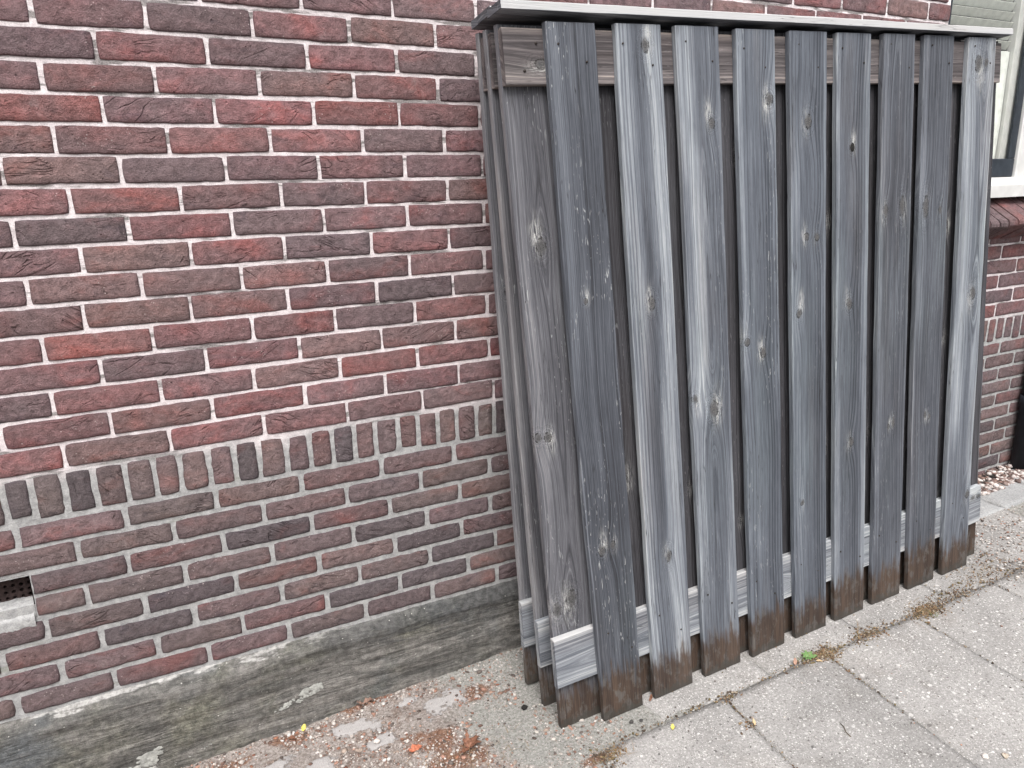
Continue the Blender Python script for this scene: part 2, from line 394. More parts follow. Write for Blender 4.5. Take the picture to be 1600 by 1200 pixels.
def mat_vcol(name, attr='col', rough=.85, sc=300):
    m = NT(name); P = m.pos()
    c = m.mix(1., m.attr(attr, 'Color'), m.mapr(m.noise(P, sc, 3), .25, .75, .72, 1.26), 'MULTIPLY')
    return m.fin(c, rough, m.bump(m.noise(P, sc*2, 3), .3, .001))
def mat_leaf(name, a, b):
    m = NT(name); P = m.pos()
    c = m.mix(m.mapr(m.noise(P, 110, 4, .65), .32, .68), a, b)
    m.b.inputs['Subsurface Weight'].default_value = 0
    return m.fin(c, .6, m.bump(m.noise(P, 500, 3), .3, .001))
def mat_glass():
    m = NT('window_glass')
    tr = m.n('ShaderNodeBsdfTransparent'); tr.inputs[0].default_value = (.97, .975, .965, 1)
    gl = m.n('ShaderNodeBsdfGlossy'); gl.inputs['Roughness'].default_value = .02
    fr = m.n('ShaderNodeFresnel'); fr.inputs[0].default_value = 1.55
    mx = m.n('ShaderNodeMixShader'); m.put(mx.inputs[0], m.math('MULTIPLY', fr.outputs[0], m.math('SUBTRACT', 1., m.n('ShaderNodeNewGeometry').outputs['Backfacing'])))
    m.t.links.new(tr.outputs[0], mx.inputs[1]); m.t.links.new(gl.outputs[0], mx.inputs[2])
    m.t.links.new(mx.outputs[0], m.out.inputs[0])
    return m.m

M = dict(brick=mat_brick(), mortar=mat_mortar(), wood=mat_wood('weathered_pine'), slab=mat_concrete('aggregate_concrete'),
         slab2=mat_concrete('aggregate_concrete_mossy', (.27, .268, .25), 1., .75, .45), tile=mat_concrete('smooth_concrete_tile', (.34, .345, .345), .35, 0., .1),
         strip=mat_strip(), plinth=mat_plinth(), pebble=mat_vcol('pebble_stone'), crumbs=mat_vcol('dry_litter', rough=.95),
         white=plain('white_paint', (.62, .62, .605), .45, var=.08, sc=14), dark=plain('charcoal_paint', (.035, .042, .052), .4, var=.15),
         glass=mat_glass(), nail=plain('rusty_steel', (.05, .042, .038), .55, .6), curtain=plain('net_curtain', (.82, .84, .80), .9, var=.10, sc=26),
         slat=plain('reflection_slat', (.66, .67, .63), .6, var=.1), slatw=plain('reflection_slat_white', (.72, .74, .70), .6, var=.06),
         room=plain('room_plaster', (.16, .17, .17), .9), splash=plain('cement_splash', (.37, .375, .35), .9, var=.3, sc=120), black=plain('black_clump_and_hole', (.02, .019, .018), .95, var=.4, sc=300),
         pipe=plain('dark_pipe', (.022, .025, .032), .45, var=.2), grille=plain('fired_clay_grille', (.05, .034, .032), .9, var=.35, sc=120), twig=plain('twig_bark', (.11, .085, .06), .85, var=.3, sc=300))
M['mossm'] = NT('moss').m

# ------------------------------------------------------------------ ground
C_UP, C_SOL, C_LO = .06348, .11407, .06157
Z_SB = .728                        # underside of the soldier course
Z_ST = Z_SB+C_SOL
def grid_mesh(name, xs, ys, zf, attrs=None):
    X, Y = np.meshgrid(xs, ys, indexing='ij'); Z = zf(X, Y)
    V = np.stack([X, Y, Z], -1).reshape(-1, 3); nx, ny = X.shape
    I = np.arange(nx*ny).reshape(nx, ny)
    F = np.stack([I[:-1, :-1], I[1:, :-1], I[1:, 1:], I[:-1, 1:]], -1).reshape(-1, 4)
    return mesh(name, V, F)
xs = np.concatenate([[-150, -60, -20, -8, -4, -2], np.arange(-1, .3, .1), np.arange(.3, 1.9, .006), np.arange(1.9, 4.4, .02), np.arange(4.4, 6, .2), [8, 15, 40, 150]])
ys = np.concatenate([[-150, -60, -20, -8, -4, -2, -1.4, -1.0], np.arange(-.8, .06, .006), [.3, 1, 3, 10, 40, 150]])
def blob(X, Y, L):
    r = np.zeros(np.shape(X))
    for (cx, cy, rx, ry, an) in L:
        a, b = X-cx, Y-cy; u, v = a*math.cos(an)+b*math.sin(an), -a*math.sin(an)+b*math.cos(an)
        r = np.maximum(r, np.exp(-((u/rx)**2+(v/ry)**2)))
    return r
def cem_f(X, Y): return np.clip(blob(X, Y, [(1.03, -.115, .075, .030, -.35), (1.09, -.205, .045, .022, .2), (1.30, -.135, .06, .045, 0), (.92, -.20, .05, .03, .4), (1.00, -.30, .06, .03, 0), (1.20, -.09, .05, .02, .1), (.80, -.15, .05, .025, .3)])+.28*fbm(X*20, Y*20, 0, 71, 3), 0, 1)
def rust_f(X, Y): return np.clip(blob(X, Y, [(1.22, -.27, .09, .05, -.5), (1.27, -.37, .07, .06, 0), (1.40, -.15, .05, .035, 0), (.87, -.06, .08, .025, 0), (1.10, -.03, .10, .02, .1), (1.20, -.36, .05, .04, 0), (1.56, -.55, .05, .02, 0), (.72, -.08, .06, .02, 0)])+.10*fbm(X*12, Y*12, 0, 73, 2), 0, 1)
def agg_f(X, Y): return np.clip((X-1.30+.25*(Y+.25)+.07*fbm(X*7, Y*7, 0, 75, 3))/.08, 0, 1)
def ground_z(X, Y):
    near = np.exp(-np.clip(np.abs(X-1.0)-1.0, 0, None)*3)*np.exp(-np.clip(np.abs(Y+.35)-.45, 0, None)*6)
    h = .004*fbm(X*9, Y*9, 0, 3, 3)+.0022*fbm(X*55, Y*55, 0, 9, 2)
    lump = np.clip(fbm(X*6, Y*6, 0, 31, 2)-.25, 0, 1)*.006
    c_ = np.clip((cem_f(X, Y)-.45)*6, 0, 1); ag = agg_f(X, Y)
    foot = np.exp(-((Y+.045)/.03)**2)*.007*np.clip(.4+fbm(X*11, Y*14, 0, 77, 2), 0, 1.2)
    return gz(X)-.003+near*((h+lump)*(1-.75*c_)*(1-.7*ag)+.004*c_+foot)-(1-near)*.006
gm = grid_mesh('ground', xs, ys, ground_z)
_X, _Y = [q.ravel() for q in np.meshgrid(xs, ys, indexing='ij')]
for an_, fn_ in (('cem', cem_f), ('rust', rust_f), ('agg', agg_f)):
    at_ = gm.attributes.new(an_, 'FLOAT', 'POINT'); at_.data.foreach_set('value', np.asarray(fn_(_X, _Y), np.float32))
g = obj('ground', gm, M['strip'], kind='structure', label='rubbly ground strip of gravel, cement and dirt along the wall')

# ---- paving slabs
pav = empty('pavement', (0, 0, 0), 'worn exposed-aggregate concrete slab paving in front of the fence panels', kind='structure')
def slab(corners, mat, seed, name='slab', top=.004, tilt=0.):
    """corners: 4 xy points counter-clockwise; softly worn edges"""
    c = np.array(corners, float); n = 26
    s = np.linspace(0, 1, n)
    S, T = np.meshgrid(s, s, indexing='ij')
    P = ((1-S)*(1-T))[..., None]*c[0]+(S*(1-T))[..., None]*c[1]+(S*T)[..., None]*c[2]+((1-S)*T)[..., None]*c[3]
    ctr = c.mean(0)
    e = np.minimum(np.minimum(S, 1-S), np.minimum(T, 1-T))
    P = P+np.where(e[..., None] == 0, .0022*np.stack([vn(P[..., 0]*45, P[..., 1]*45, 0, seed), vn(P[..., 0]*45, P[..., 1]*45, 5, seed)], -1), 0)
    P = ctr+(P-ctr)*.9945
    Z = gz(P[..., 0])+top+.0010*fbm(P[..., 0]*14, P[..., 1]*14, 0, seed, 2)
    chip = np.clip(vn(P[..., 0]*30, P[..., 1]*30, 2, seed+5)-.2, 0, 1)
    Z = Z-np.where(e == 0, .003+.005*chip, 0)-np.where((e > 0) & (e < 1.5/n), .0012+.003*chip, 0)
    Z = Z+tilt*(P[..., 1]-ctr[1])
    V = np.concatenate([P, Z[..., None]], -1).reshape(-1, 3)
    I = np.arange(n*n).reshape(n, n)
    F = [list(q) for q in np.stack([I[:-1, :-1], I[1:, :-1], I[1:, 1:], I[:-1, 1:]], -1).reshape(-1, 4)]
    ring = list(I[:, 0])+list(I[-1, 1:])+list(I[-2::-1, -1])+list(I[0, -2:0:-1])
    b0 = len(V); low = V[ring].copy(); low[:, 2] -= .045
    V = np.concatenate([V, low]); k = len(ring)
    F += [[ring[(i+1) % k], ring[i], b0+i, b0+(i+1) % k] for i in range(k)]
    V = V-np.array([ctr[0], ctr[1], float(gz(ctr[0]))])
    return obj(name, mesh(name, V, F), mat, pav, (ctr[0], ctr[1], float(gz(ctr[0]))))
def jx(i, y): return 2.006+.405*i+.085*(y+.55)        # joint lines, slightly askew
def jy(j, x): return -.537-.020*(x-1.75)-.602*j+(.0)
sd_ = 0
for j in range(0, 4):
    for i in range(-1 if j == 0 else -2, 8):
        ox = 0 if j % 2 == 0 else .2
        y0, y1 = jy(j+1, jx(i, -.8)), jy(j, jx(i, -.8))
        pts = [(jx(i, y0)+ox, jy(j+1, jx(i, y0)+ox)), (jx(i+1, y0)+ox, jy(j+1, jx(i+1, y0)+ox)), (jx(i+1, y1)+ox, jy(j, jx(i+1, y1)+ox)), (jx(i, y1)+ox, jy(j, jx(i, y1)+ox))]
        sd_ += 1
        slab(pts, M['slab'], sd_, top=.004+rnd.uniform(-.0015, .0025), tilt=rnd.uniform(-.006, .006))
for i in range(-1, 5):                                # row under the fence panels
    x0, x1 = 1.795+.405*i, 1.795+.405*(i+1)
    if i == -1: continue
    sd_ += 1
    slab([(x0, jy(0, x0)+.004), (x1, jy(0, x1)+.004), (x1, jy(0, x1)+.41), (x0, jy(0, x0)+.41)], M['slab'] if i < 0 else M['slab'], sd_, top=.001+rnd.uniform(-.001, .0015))
for (x0, x1, y0, y1) in ((3.52, 3.818, -.257, -.03), (3.826, 4.124, -.252, -.09), (4.132, 4.43, -.25, -.03)):
    sd_ += 1; slab([(x0, y0), (x1, y0), (x1, y1), (x0, y1)], M['tile'], sd_, name='paving_tile', top=.006)

# ------------------------------------------------------------------ the house wall
VENT = (.13, .337)
house = empty('brick_house', (0, 0, 0), 'dark red brick house wall with pale mortar, soldier course and mossy base band', 'house')
WX0, WX1, WTOP = -1.0, 5.4, 2.78
WIN_X0, WIN_X1, WIN_Z0 = 3.43, 4.95, 1.335
def lower_end(x): return 12 if x > 2.9 else 8

def wall_sheet(xs, zs, name):
    X, Z = np.meshgrid(xs, zs, indexing='ij')
    fine = np.clip((Z-Z_SB)/.05, 0, 1)
    Y = .0034-.0004*fine+.0006*fbm(X*38, Z*38, 0, 5, 3)+.0007*vn(X*6, Z*16, 0, 8)
    V = np.stack([X, Y, Z], -1).reshape(-1, 3); nx, nz = X.shape
    I = np.arange(nx*nz).reshape(nx, nz)
    F = np.stack([I[:-1, :-1], I[1:, :-1], I[1:, 1:], I[:-1, 1:]], -1).reshape(-1, 4)
    c = V[F].mean(1)
    F = F[~((c[:, 0] > VENT[0]) & (c[:, 0] < VENT[1]) & (c[:, 2] > Z_SB-2*C_LO-.084) & (c[:, 2] < Z_SB-2*C_LO-.004))]
    return V, F
zsf = np.concatenate([np.arange(-.10, .2, .05), np.arange(.2, 2.08, .0075), np.arange(2.08, 2.79, .05)])
parts = [wall_sheet(np.concatenate([np.arange(WX0, .1, .06), np.arange(.1, 1.75, .0075), np.arange(1.75, WIN_X0+.001, .04), [WIN_X0]]), zsf, 'a'),
         wall_sheet(np.concatenate([np.arange(WIN_X0, WIN_X1, .03), [WIN_X1]]), np.concatenate([np.arange(-.1, WIN_Z0-.12, .02), [WIN_Z0-.10]]), 'b'),
         wall_sheet(np.array([WIN_X1, WX1]), np.array([-.1, WTOP]), 'c')]
Vs, Fs, o_ = [], [], 0
for V, F in parts: Vs.append(V); Fs.append(F+o_); o_ += len(V)
obj('mortar', mesh('mortar', np.concatenate(Vs), np.concatenate(Fs)), M['mortar'], house)
box('wall_core', (WX0, .066, -.1), (WIN_X0-.001, .28, WTOP), M['mortar'], house)
box('wall_core', (WIN_X0+.001, .012, -.1), (WIN_X1-.001, .28, WIN_Z0-.105), M['mortar'], house)
box('wall_core', (WIN_X1+.001, .012, -.1), (WX1, .28, WTOP), M['mortar'], house)

PAL = [((.200, .126, .128), 7), ((.212, .118, .118), 6), ((.185, .124, .128), 5), ((.158, .116, .122), 3), ((.200, .138, .134), 4), ((.232, .112, .106), 2), ((.135, .108, .114), 1), ((.186, .138, .140), 2)]
PALF = [c for c, k in PAL for _ in range(k)]
LOW = [(.175, .122, .122), (.162, .118, .120), (.176, .126, .120), (.166, .126, .122), (.145, .110, .112), (.180, .114, .112), (.156, .124, .120), (.112, .096, .100)]
def brick_geo(w_, h_, seed, low, N=None, depth=.05):
    r = random.Random(seed)
    nx, nz = max(4, int(w_/.014)), max(3, int(h_/.014))
    cr = r.uniform(.003, .006) if not low else (r.uniform(.004, .009) if w_ > h_ else r.uniform(.003, .006))
    # perimeter points, counter-clockwise seen from the street
    per = []
    for i in range(nx): per.append((-w_/2+w_*i/nx, -h_/2))
    for i in range(nz): per.append((w_/2, -h_/2+h_*i/nz))
    for i in range(nx): per.append((w_/2-w_*i/nx, h_/2))
    for i in range(nz): per.append((-w_/2, h_/2-h_*i/nz))
    per = np.array(per); k = len(per)
    # round the corners
    q = np.abs(per)-np.array([w_/2-cr, h_/2-cr]); qc = np.clip(q, 0, None); ln = np.maximum(np.linalg.norm(qc, axis=1), 1e-9)
    inc = (q > 0).all(1)
    f = np.where(inc, np.minimum(1, cr/ln), 1)
    per = np.where(inc[:, None], np.sign(per)*(np.array([w_/2-cr, h_/2-cr])+qc*f[:, None]), per)
    amp = .0010 if not low else .0014
    ox, oz = r.uniform(0, 50), r.uniform(0, 50)
    nrm = per/np.array([w_/2, h_/2]); nrm = np.where(np.abs(nrm) > .93, np.sign(nrm), 0)
    dsp = amp*fbm(per[:, 0]*65+ox, per[:, 1]*65+oz, 0, seed % 97, 3)+amp*.9*vn(per[:, 0]*18+ox, per[:, 1]*18, 0, 3)
    skew = r.uniform(-.012, .012)
    def ring(ins, y, jit):
        p = per+nrm*(dsp[:, None])
        s = np.maximum(1e-3, (np.array([w_/2, h_/2])-ins)/np.array([w_/2, h_/2]))
        p = p*s
        yy = y+jit*fbm(p[:, 0]*40+ox, p[:, 1]*40+oz, 1, seed % 89, 2)
        p = np.stack([p[:, 0], yy, p[:, 1]+p[:, 0]*skew], -1)
        return p
    prof = [(-.0005, depth, 0, 1), (0, .0042, .0004, 1), (.0011, .0012, .0005, .8), (.0040, -.0002, .0006, .35), (.013, -.0006, .0009, 0.)]
    if low: prof = [(-.0005, depth, 0, 1), (0, .0048, .0005, 1), (.0018, .0016, .0006, .8), (.0055, 0, .0007, .35), (.015, -.0006, .0010, 0.)]
    V = np.concatenate([ring(a, b, c) for a, b, c, e in prof]); E_ = np.concatenate([np.full(k, e) for *_, e in prof])
    F = []
    for L in range(len(prof)-1):
        for i in range(k):
            j = (i+1) % k; F.append((L*k+i, L*k+j, (L+1)*k+j, (L+1)*k+i))
    # close the face with a strip along the long axis
    top = (len(prof)-1)*k
    I = list(range(top, top+k))
    bot = I[:nx+1]; up_ = [I[(2*nx+nz-i) % k] for i in range(nx+1)]
    left = I[2*nx+nz:]; right = I[nx:nx+nz+1]
    for i in range(nx): 
        F.append((bot[i], bot[i+1], up_[i+1], up_[i]))
    # side columns between the corners (left / right fans)
    rr = right; F.append(tuple(rr))
    F.append(tuple([up_[0]]+left[1:]+[bot[0]]))
    return V, F, E_
def bcol(r, low, tag=None):
    c = r.choice(LOW if low else PALF); k = r.uniform(.86, 1.14)
    k *= 1.08
    return tuple(min(1, v*k*q*r.uniform(.985, 1.015)) for v, q in zip(c, (1.0, .965, .97) if low else (1.09, .985, .985)))

bricks_stuff = [[], [], [], []]; n_parts = 0
def add_brick(x0, x1, z0, z1, low, vis, tone=None, dy=None, name='brick'):
    global n_parts
    r = random.Random(int(x0*1000)*7919+int(z0*1000))
    seed = r.randrange(1 << 20)
    V, F, E_ = brick_geo(x1-x0, z1-z0, seed, low, depth=.05 if vis else .012)
    c = tone or bcol(r, low); s = r.random()
    y = r.uniform(-.0009, .0005) if dy is None else dy
    loc = ((x0+x1)/2, y, (z0+z1)/2)
    ta, tb = r.uniform(-.005, .005), r.uniform(-.02, .02)
    V = V.copy(); V[:, 1] += V[:, 0]*ta+V[:, 2]*tb
    if vis:
        at = {'bcol': ('FLOAT_COLOR', np.tile((*c, s), (len(V), 1))), 'edge': ('FLOAT', E_)}
        obj(name, mesh('brick', V, F, attrs=at), M['brick'], house, loc); n_parts += 1
    else:
        o0 = sum(len(a) for a in bricks_stuff[0])
        bricks_stuff[0].append(V+np.array(loc)); bricks_stuff[1] += [tuple(i+o0 for i in f) for f in F]
        bricks_stuff[2].append(np.tile((*c, s), (len(V), 1))); bricks_stuff[3].append(E_)
def is_vis(x0, x1, z):
    if x1 < .215+(z-.22)*.172: return False
    if x0 < 1.50+.0*z and z < 1.86: return True
    if 1.80 < z < 2.06 and x0 < 3.43 and z < 1.86+.075*(x1-.5): return True
    if x1 > 3.74 and z < 1.28 and x0 < 4.36: return True
    return False
UP = {-1: [1.092, 1.313, 1.536], 0: [0.546, 0.757, 0.976, 1.201, 1.422], 1: [0.652, 0.873, 1.094, 1.316, 1.535], 2: [0.544, 0.758, 0.978, 1.202, 1.424], 3: [0.646, 0.873, 1.098, 1.314, 1.539],
      4: [0.547, 0.768, 0.991, 1.215, 1.435], 5: [0.442, 0.663, 0.882, 1.1, 1.322, 1.543], 6: [0.557, 0.778, 1.003, 1.213, 1.438], 7: [0.442, 0.661, 0.883, 1.102, 1.321, 1.542], 8: [0.56, 0.783, 0.998, 1.218, 1.436],
      9: [0.446, 0.669, 0.89, 1.1, 1.32, 1.54], 10: [0.545, 0.767, 0.995, 1.224, 1.442], 11: [0.454, 0.676, 0.902, 1.108, 1.326, 1.545], 12: [0.559, 0.785, 1.01, 1.229, 1.444], 13: [0.453, 0.677, 0.892, 1.111, 1.327, 1.547],
      14: [0.343, 0.561, 0.785, 1.013, 1.231, 1.448], 15: [0.455, 0.68, 0.902, 1.119, 1.335, 1.558]}
LO = {1: [0.333, 0.557, 0.765, 0.981, 1.203, 1.423], 2: [0.446, 0.659, 0.877, 1.1, 1.318, 1.538], 3: [0.337, 0.545, 0.769, 0.997, 1.218, 1.436], 4: [0.335, 0.449, 0.669, 0.887, 1.108, 1.329, 1.536],
      5: [0.352, 0.568, 0.787, 1.007, 1.227, 1.439], 6: [0.253, 0.459, 0.676, 0.9, 1.117, 1.333, 1.55], 7: [0.365, 0.58, 0.789, 1.018, 1.234, 1.454], 8: [0.262, 0.472, 0.698, 0.907, 1.127, 1.334, 1.551]}
SOL = [0.323, 0.379, 0.443, 0.507, 0.572, 0.635, 0.693, 0.76, 0.822, 0.882, 0.95, 1.012, 1.072, 1.133, 1.193, 1.258, 1.317, 1.377, 1.437, 1.499, 1.557]
def extend(px, r, x0=WX0, x1=WX1):
    px = list(px)
    while px[0] > x0: px.insert(0, px[0]-.2205+r.uniform(-.003, .003))
    while px[-1] < x1: px.append(px[-1]+.2205+r.uniform(-.003, .003))
    return px
def course(px, z0, z1, low, row):
    r = random.Random(row*31+5)
    jb, jp = (.0074, .0070) if not low else (.0100, .0104)
    for a, b in zip(px[:-1], px[1:]):
        a2, b2 = a+jp/2+r.uniform(-.001, .001), b-jp/2+r.uniform(-.001, .001)
        zc = (z0+z1)/2
        if b2 < WX0+.05 or a2 > WX1-.05: continue
        a2, b2 = max(a2, WX0), min(b2, WX1)
        if zc > WIN_Z0-.09:                      # window opening
            if a2 > WIN_X0-.03 and b2 < WIN_X1+.03: continue
            if a2 < WIN_X0 < b2: b2 = WIN_X0
            if a2 < WIN_X1 < b2: a2 = WIN_X1
        if b2-a2 < .02: continue
        if low and row in (103, 104) and b2 < VENT[1]+.01 and b2 > VENT[0]: continue
        if low and row in (103, 104) and b2 > VENT[0] and a2 < VENT[0]: b2 = VENT[0]
        if z0 < .2 and b2 < 2.9: continue
        zj = r.uniform(-.0012, .0012)
        add_brick(a2, b2, z0+jb/2+zj+r.uniform(-.0008, .0008), z1-jb/2+zj+r.uniform(-.0008, .0008), low, is_vis(a2, b2, zc))
for k in range(-14, 16):
    r = random.Random(k+99)
    base = UP.get(k) or [p+r.uniform(-.003, .003) for p in (UP[0] if k % 2 == 0 else UP[1])]
    if k < -1: base = [p+.012 for p in base]
    zb = Z_ST+(15-k)*C_UP
    course(extend(base, r), zb, zb+C_UP, False, k+50)
for k in range(1, 13):
    r = random.Random(k+499)
    base = LO.get(k) or LO[7 if k % 2 else 8]
    zt = Z_SB-(k-1)*C_LO
    course(extend(base, r), zt-C_LO, zt, True, 100+k)
r = random.Random(77); s_ = list(SOL)
while s_[0] > WX0: s_.insert(0, s_[0]-.0613+r.uniform(-.002, .002))
while s_[-1] < WX1: s_.append(s_[-1]+.0613+r.uniform(-.002, .002))
for a, b in zip(s_[:-1], s_[1:]):
    jp = r.uniform(.009, .013)
    if b < WX0+.1: continue
    a2, b2 = a+jp/2, b-jp/2; low_ = r.uniform(.008, .014)
    if r.random() < .12: low_ += .012
    add_brick(a2, b2, Z_SB+low_*.6, Z_ST-.006+r.uniform(-.003, .001), True, is_vis(a2, b2, Z_SB+.05), dy=r.uniform(-.001, .0006), name='soldier_brick')
bs = mesh('brick', np.concatenate(bricks_stuff[0]), bricks_stuff[1], attrs={'bcol': ('FLOAT_COLOR', np.concatenate(bricks_stuff[2])), 'edge': ('FLOAT', np.concatenate(bricks_stuff[3]))})
obj('brickwork', bs, M['brick'], house, kind='stuff')

# ---- plinth band
xs = np.concatenate([np.arange(WX0, .2, .05), np.arange(.2, 1.75, .006), np.arange(1.75, 2.9, .05)])
prof = [(-.06, None), (.02, None)]
rows_ = np.concatenate([[-.12], np.linspace(-.06, .200, 44), [.208, .214, .219, .224, .228, .232]])
X, Zr = np.meshgrid(xs, rows_, indexing='ij')
front = -.027-.0022*fbm(X*3, Zr*40, 0, 21, 3)-.001*fbm(X*30, Zr*60, 0, 22, 2)
tp = np.clip((Zr-.200)/.032, 0, 1)
topw = .006*fbm(X*9, 0, 0, 23, 3)
Y = front*(1-tp**1.6)+.004*tp
Zp = Zr+np.where(Zr > .19, topw*.6, 0)
V = np.stack([X, Y, Zp], -1).reshape(-1, 3); I = np.arange(X.size).reshape(X.shape)
F = np.stack([I[:-1, :-1], I[1:, :-1], I[1:, 1:], I[:-1, 1:]], -1).reshape(-1, 4)
obj('plinth', mesh('plinth', V, F), M['plinth'], house)
# cement splashes stuck on the plinth
def splash(x, z, w_, h_, seed, ang=0.):
    r = np.random.RandomState(seed); V = []; F = []
    for b in range(15):
        t = r.uniform(-1, 1); cx, cz = t*w_/2, r.normal(0, .22)*h_
        cx, cz = cx*math.cos(ang)-cz*math.sin(ang), cx*math.sin(ang)+cz*math.cos(ang)
        rad = r.uniform(.12, .38)*h_*(1-.5*abs(t)); n = 11; o = len(V)
        for i in range(n):
            a = i/n*2*math.pi; q = rad*(1+.45*r.uniform(-1, 1))
            V.append((cx+q*1.25*math.cos(a), 0, cz+q*.8*math.sin(a)))
        V.append((cx, -.0014, cz))
        F += [(o+i, o+(i+1) % n, o+n) for i in range(n)]
    me = mesh('cement_splash', V, F)
    obj('cement_splash', me, M['splash'], house, (x, -.0285, z))
splash(.935, .078, .10, .040, 3, .35); splash(.90, .065, .07, .03, 13, .3); splash(.86, .052, .05, .014, 4, .2); splash(.52, .030, .06, .040, 5, .1); splash(.50, .012, .06, .03, 15, -.2); splash(.62, .0, .10, .008, 8, .25)

# ---- air vent
def quadmesh(name, pts, faces, mat, parent, **kw): return obj(name, mesh(name, pts, faces, smooth=False), mat, parent, **kw)
vx0, vx1 = VENT; vz1 = Z_SB-2*C_LO-.004; vz0 = vz1-.078
NV = []; NF = []
nc, nr = 13, 5; cw, ch = (vx1-vx0)/nc, (vz1-vz0)/nr
for i in range(nc):
    for j in range(nr):
        cx, cz = (i+.5)*cw, (j+.5)*ch; o = len(NV); rr = random.Random(i*9+j)
        jx_, jz_ = rr.uniform(-.0012, .0012), rr.uniform(-.0012, .0012)
        R = .0042*rr.uniform(.8, 1.2)
        sq = [(-1, -1), (0, -1), (1, -1), (1, 0), (1, 1), (0, 1), (-1, 1), (-1, 0)]
        for a, b in sq: NV.append((cx+a*cw/2, 0, cz+b*ch/2))
        for t in range(8):
            an = math.pi*1.25+t*math.pi/4; NV.append((cx+jx_+R*math.cos(an), .0008, cz+jz_+R*math.sin(an)))
        for t in range(8):
            an = math.pi*1.25+t*math.pi/4; NV.append((cx+jx_+R*math.cos(an), .012, cz+jz_+R*math.sin(an)))
        for t in range(8):
            u_ = (t+1) % 8
            NF += [(o+t, o+u_, o+8+u_, o+8+t), (o+8+t, o+8+u_, o+16+u_, o+16+t)]
vent = obj('air_vent', mesh('air_vent', NV, NF, smooth=False), M['grille'], house, (vx0, .046, vz0), label='dark perforated clay air vent in the brickwork')
quadmesh('vent_lining', [(vx0, .003, vz0-.034), (vx1+.001, .003, vz0-.034), (vx1+.001, .003, vz1+.001), (vx0, .003, vz1+.001), (vx0, .062, vz0-.034), (vx1+.001, .062, vz0-.034), (vx1+.001, .062, vz1+.001), (vx0, .062, vz1+.001)],
         [(0, 1, 5, 4), (1, 2, 6, 5), (2, 3, 7, 6), (3, 0, 4, 7), (4, 5, 6, 7)], M['grille'], house)
# the vent recess: side, top and the sloping mortar sill
V = [(vx0, -.001, vz0-.052), (vx1-.004, -.001, vz0-.052), (vx1-.004, .0, vz0-.020), (vx0, .0, vz0-.020), (vx1-.002, .034, vz0+.004), (vx0, .034, vz0+.004)]
n = 24; VV = []; FF = []
for i in range(n+1):
    t = i/n; xx = vx0+(vx1-.003-vx0)*t
    for (y_, z_) in ((-.0005, vz0-.060), (-.002, vz0-.035), (.0005, vz0-.026), (.016, vz0-.012), (.0465, vz0+.003)):
        VV.append((xx, y_+.0015*float(vn(xx*60, z_*90, 0, 4)), z_+.003*float(vn(xx*50, y_*50, 1, 6))))
for i in range(n):
    for j in range(4): a = i*5+j; FF.append((a, a+5, a+6, a+1))
obj('vent_sill', mesh('vent_sill', VV, FF), M['mortar'], house)

# ---- window
win = obj('window', None, None, house, (0, 0, 0))
FRY = .05
box('frame_post', (4.064, FRY, WIN_Z0+.06), (4.16, .13, WTOP), M['white'], win, .004)
box('frame_post', (WIN_X0, FRY+.02, WIN_Z0+.06), (WIN_X0+.06, .13, WTOP), M['white'], win, .004)
box('frame_post', (WIN_X1-.06, FRY+.02, WIN_Z0+.06), (WIN_X1, .13, WTOP), M['white'], win, .004)
V = [(WIN_X0, -.032, 1.357), (WIN_X1, -.032, 1.357), (WIN_X0, -.030, 1.404), (WIN_X1, -.030, 1.404), (WIN_X0, .056, 1.434), (WIN_X1, .056, 1.434), (WIN_X0, .13, 1.434), (WIN_X1, .13, 1.434), (WIN_X0, .13, 1.357), (WIN_X1, .13, 1.357)]
F = [(0, 1, 3, 2), (2, 3, 5, 4), (4, 5, 7, 6), (6, 7, 9, 8), (8, 9, 1, 0), (0, 2, 4, 6, 8), (1, 9, 7, 5, 3)]
quadmesh('window_sill', V, F, M['white'], win)
for (a, b) in ((WIN_X0+.06, 4.063), (4.161, WIN_X1-.061)):
    sash = box('sash', (a, .062, 1.4355), (b, .078, 1.51), M['dark'], win, .003)
    box('sash_stile', (b-.040, .0625, 1.5105), (b, .078, WTOP-.05), M['dark'], win, .003)
    box('sash_stile', (a, .0625, 1.5105), (a+.04, .078, WTOP-.05), M['dark'], win, .003)
    box('glass_pane', (a+.041, .068, 1.5105), (b-.041, .073, WTOP-.05), M['glass'], win, .0005)
# lower net curtain with soft folds; slats above imitate striped reflections in the glass
def curtain(a, b, z0, z1, y):
    xs = np.linspace(a, b, 60); zs = np.linspace(z0, z1, 30)
    X, Z = np.meshgrid(xs, zs, indexing='ij'); Y = y+.006*np.sin(X*70+2*np.sin(Z*3))+.003*vn(X*30, Z*6, 0, 2)
    V = np.stack([X, Y, Z], -1).reshape(-1, 3); I = np.arange(X.size).reshape(X.shape)
    F = np.stack([I[:-1, :-1], I[1:, :-1], I[1:, 1:], I[:-1, 1:]], -1).reshape(-1, 4)
    obj('net_curtain', mesh('net_curtain', V, F), M['curtain'], win)
curtain(3.50, 3.985, 1.50, 1.93, .098); curtain(4.215, 4.86, 1.50, 1.93, .098)
box('inner_frame', (3.99, .085, 1.50), (4.06, .12, WTOP-.05), M['white'], win, .003)
for i in range(22):
    zc = 1.955+i*.036
    o = box('reflection_slat', (3.49, .095, zc-.0015), (3.985, .128, zc+.0015), M['slatw'] if i % 3 == 1 else M['slat'], win, .0005)  # whiter slats paint the bright streaks of the reflection
    o.rotation_euler = (math.radians(-62), 0, 0)
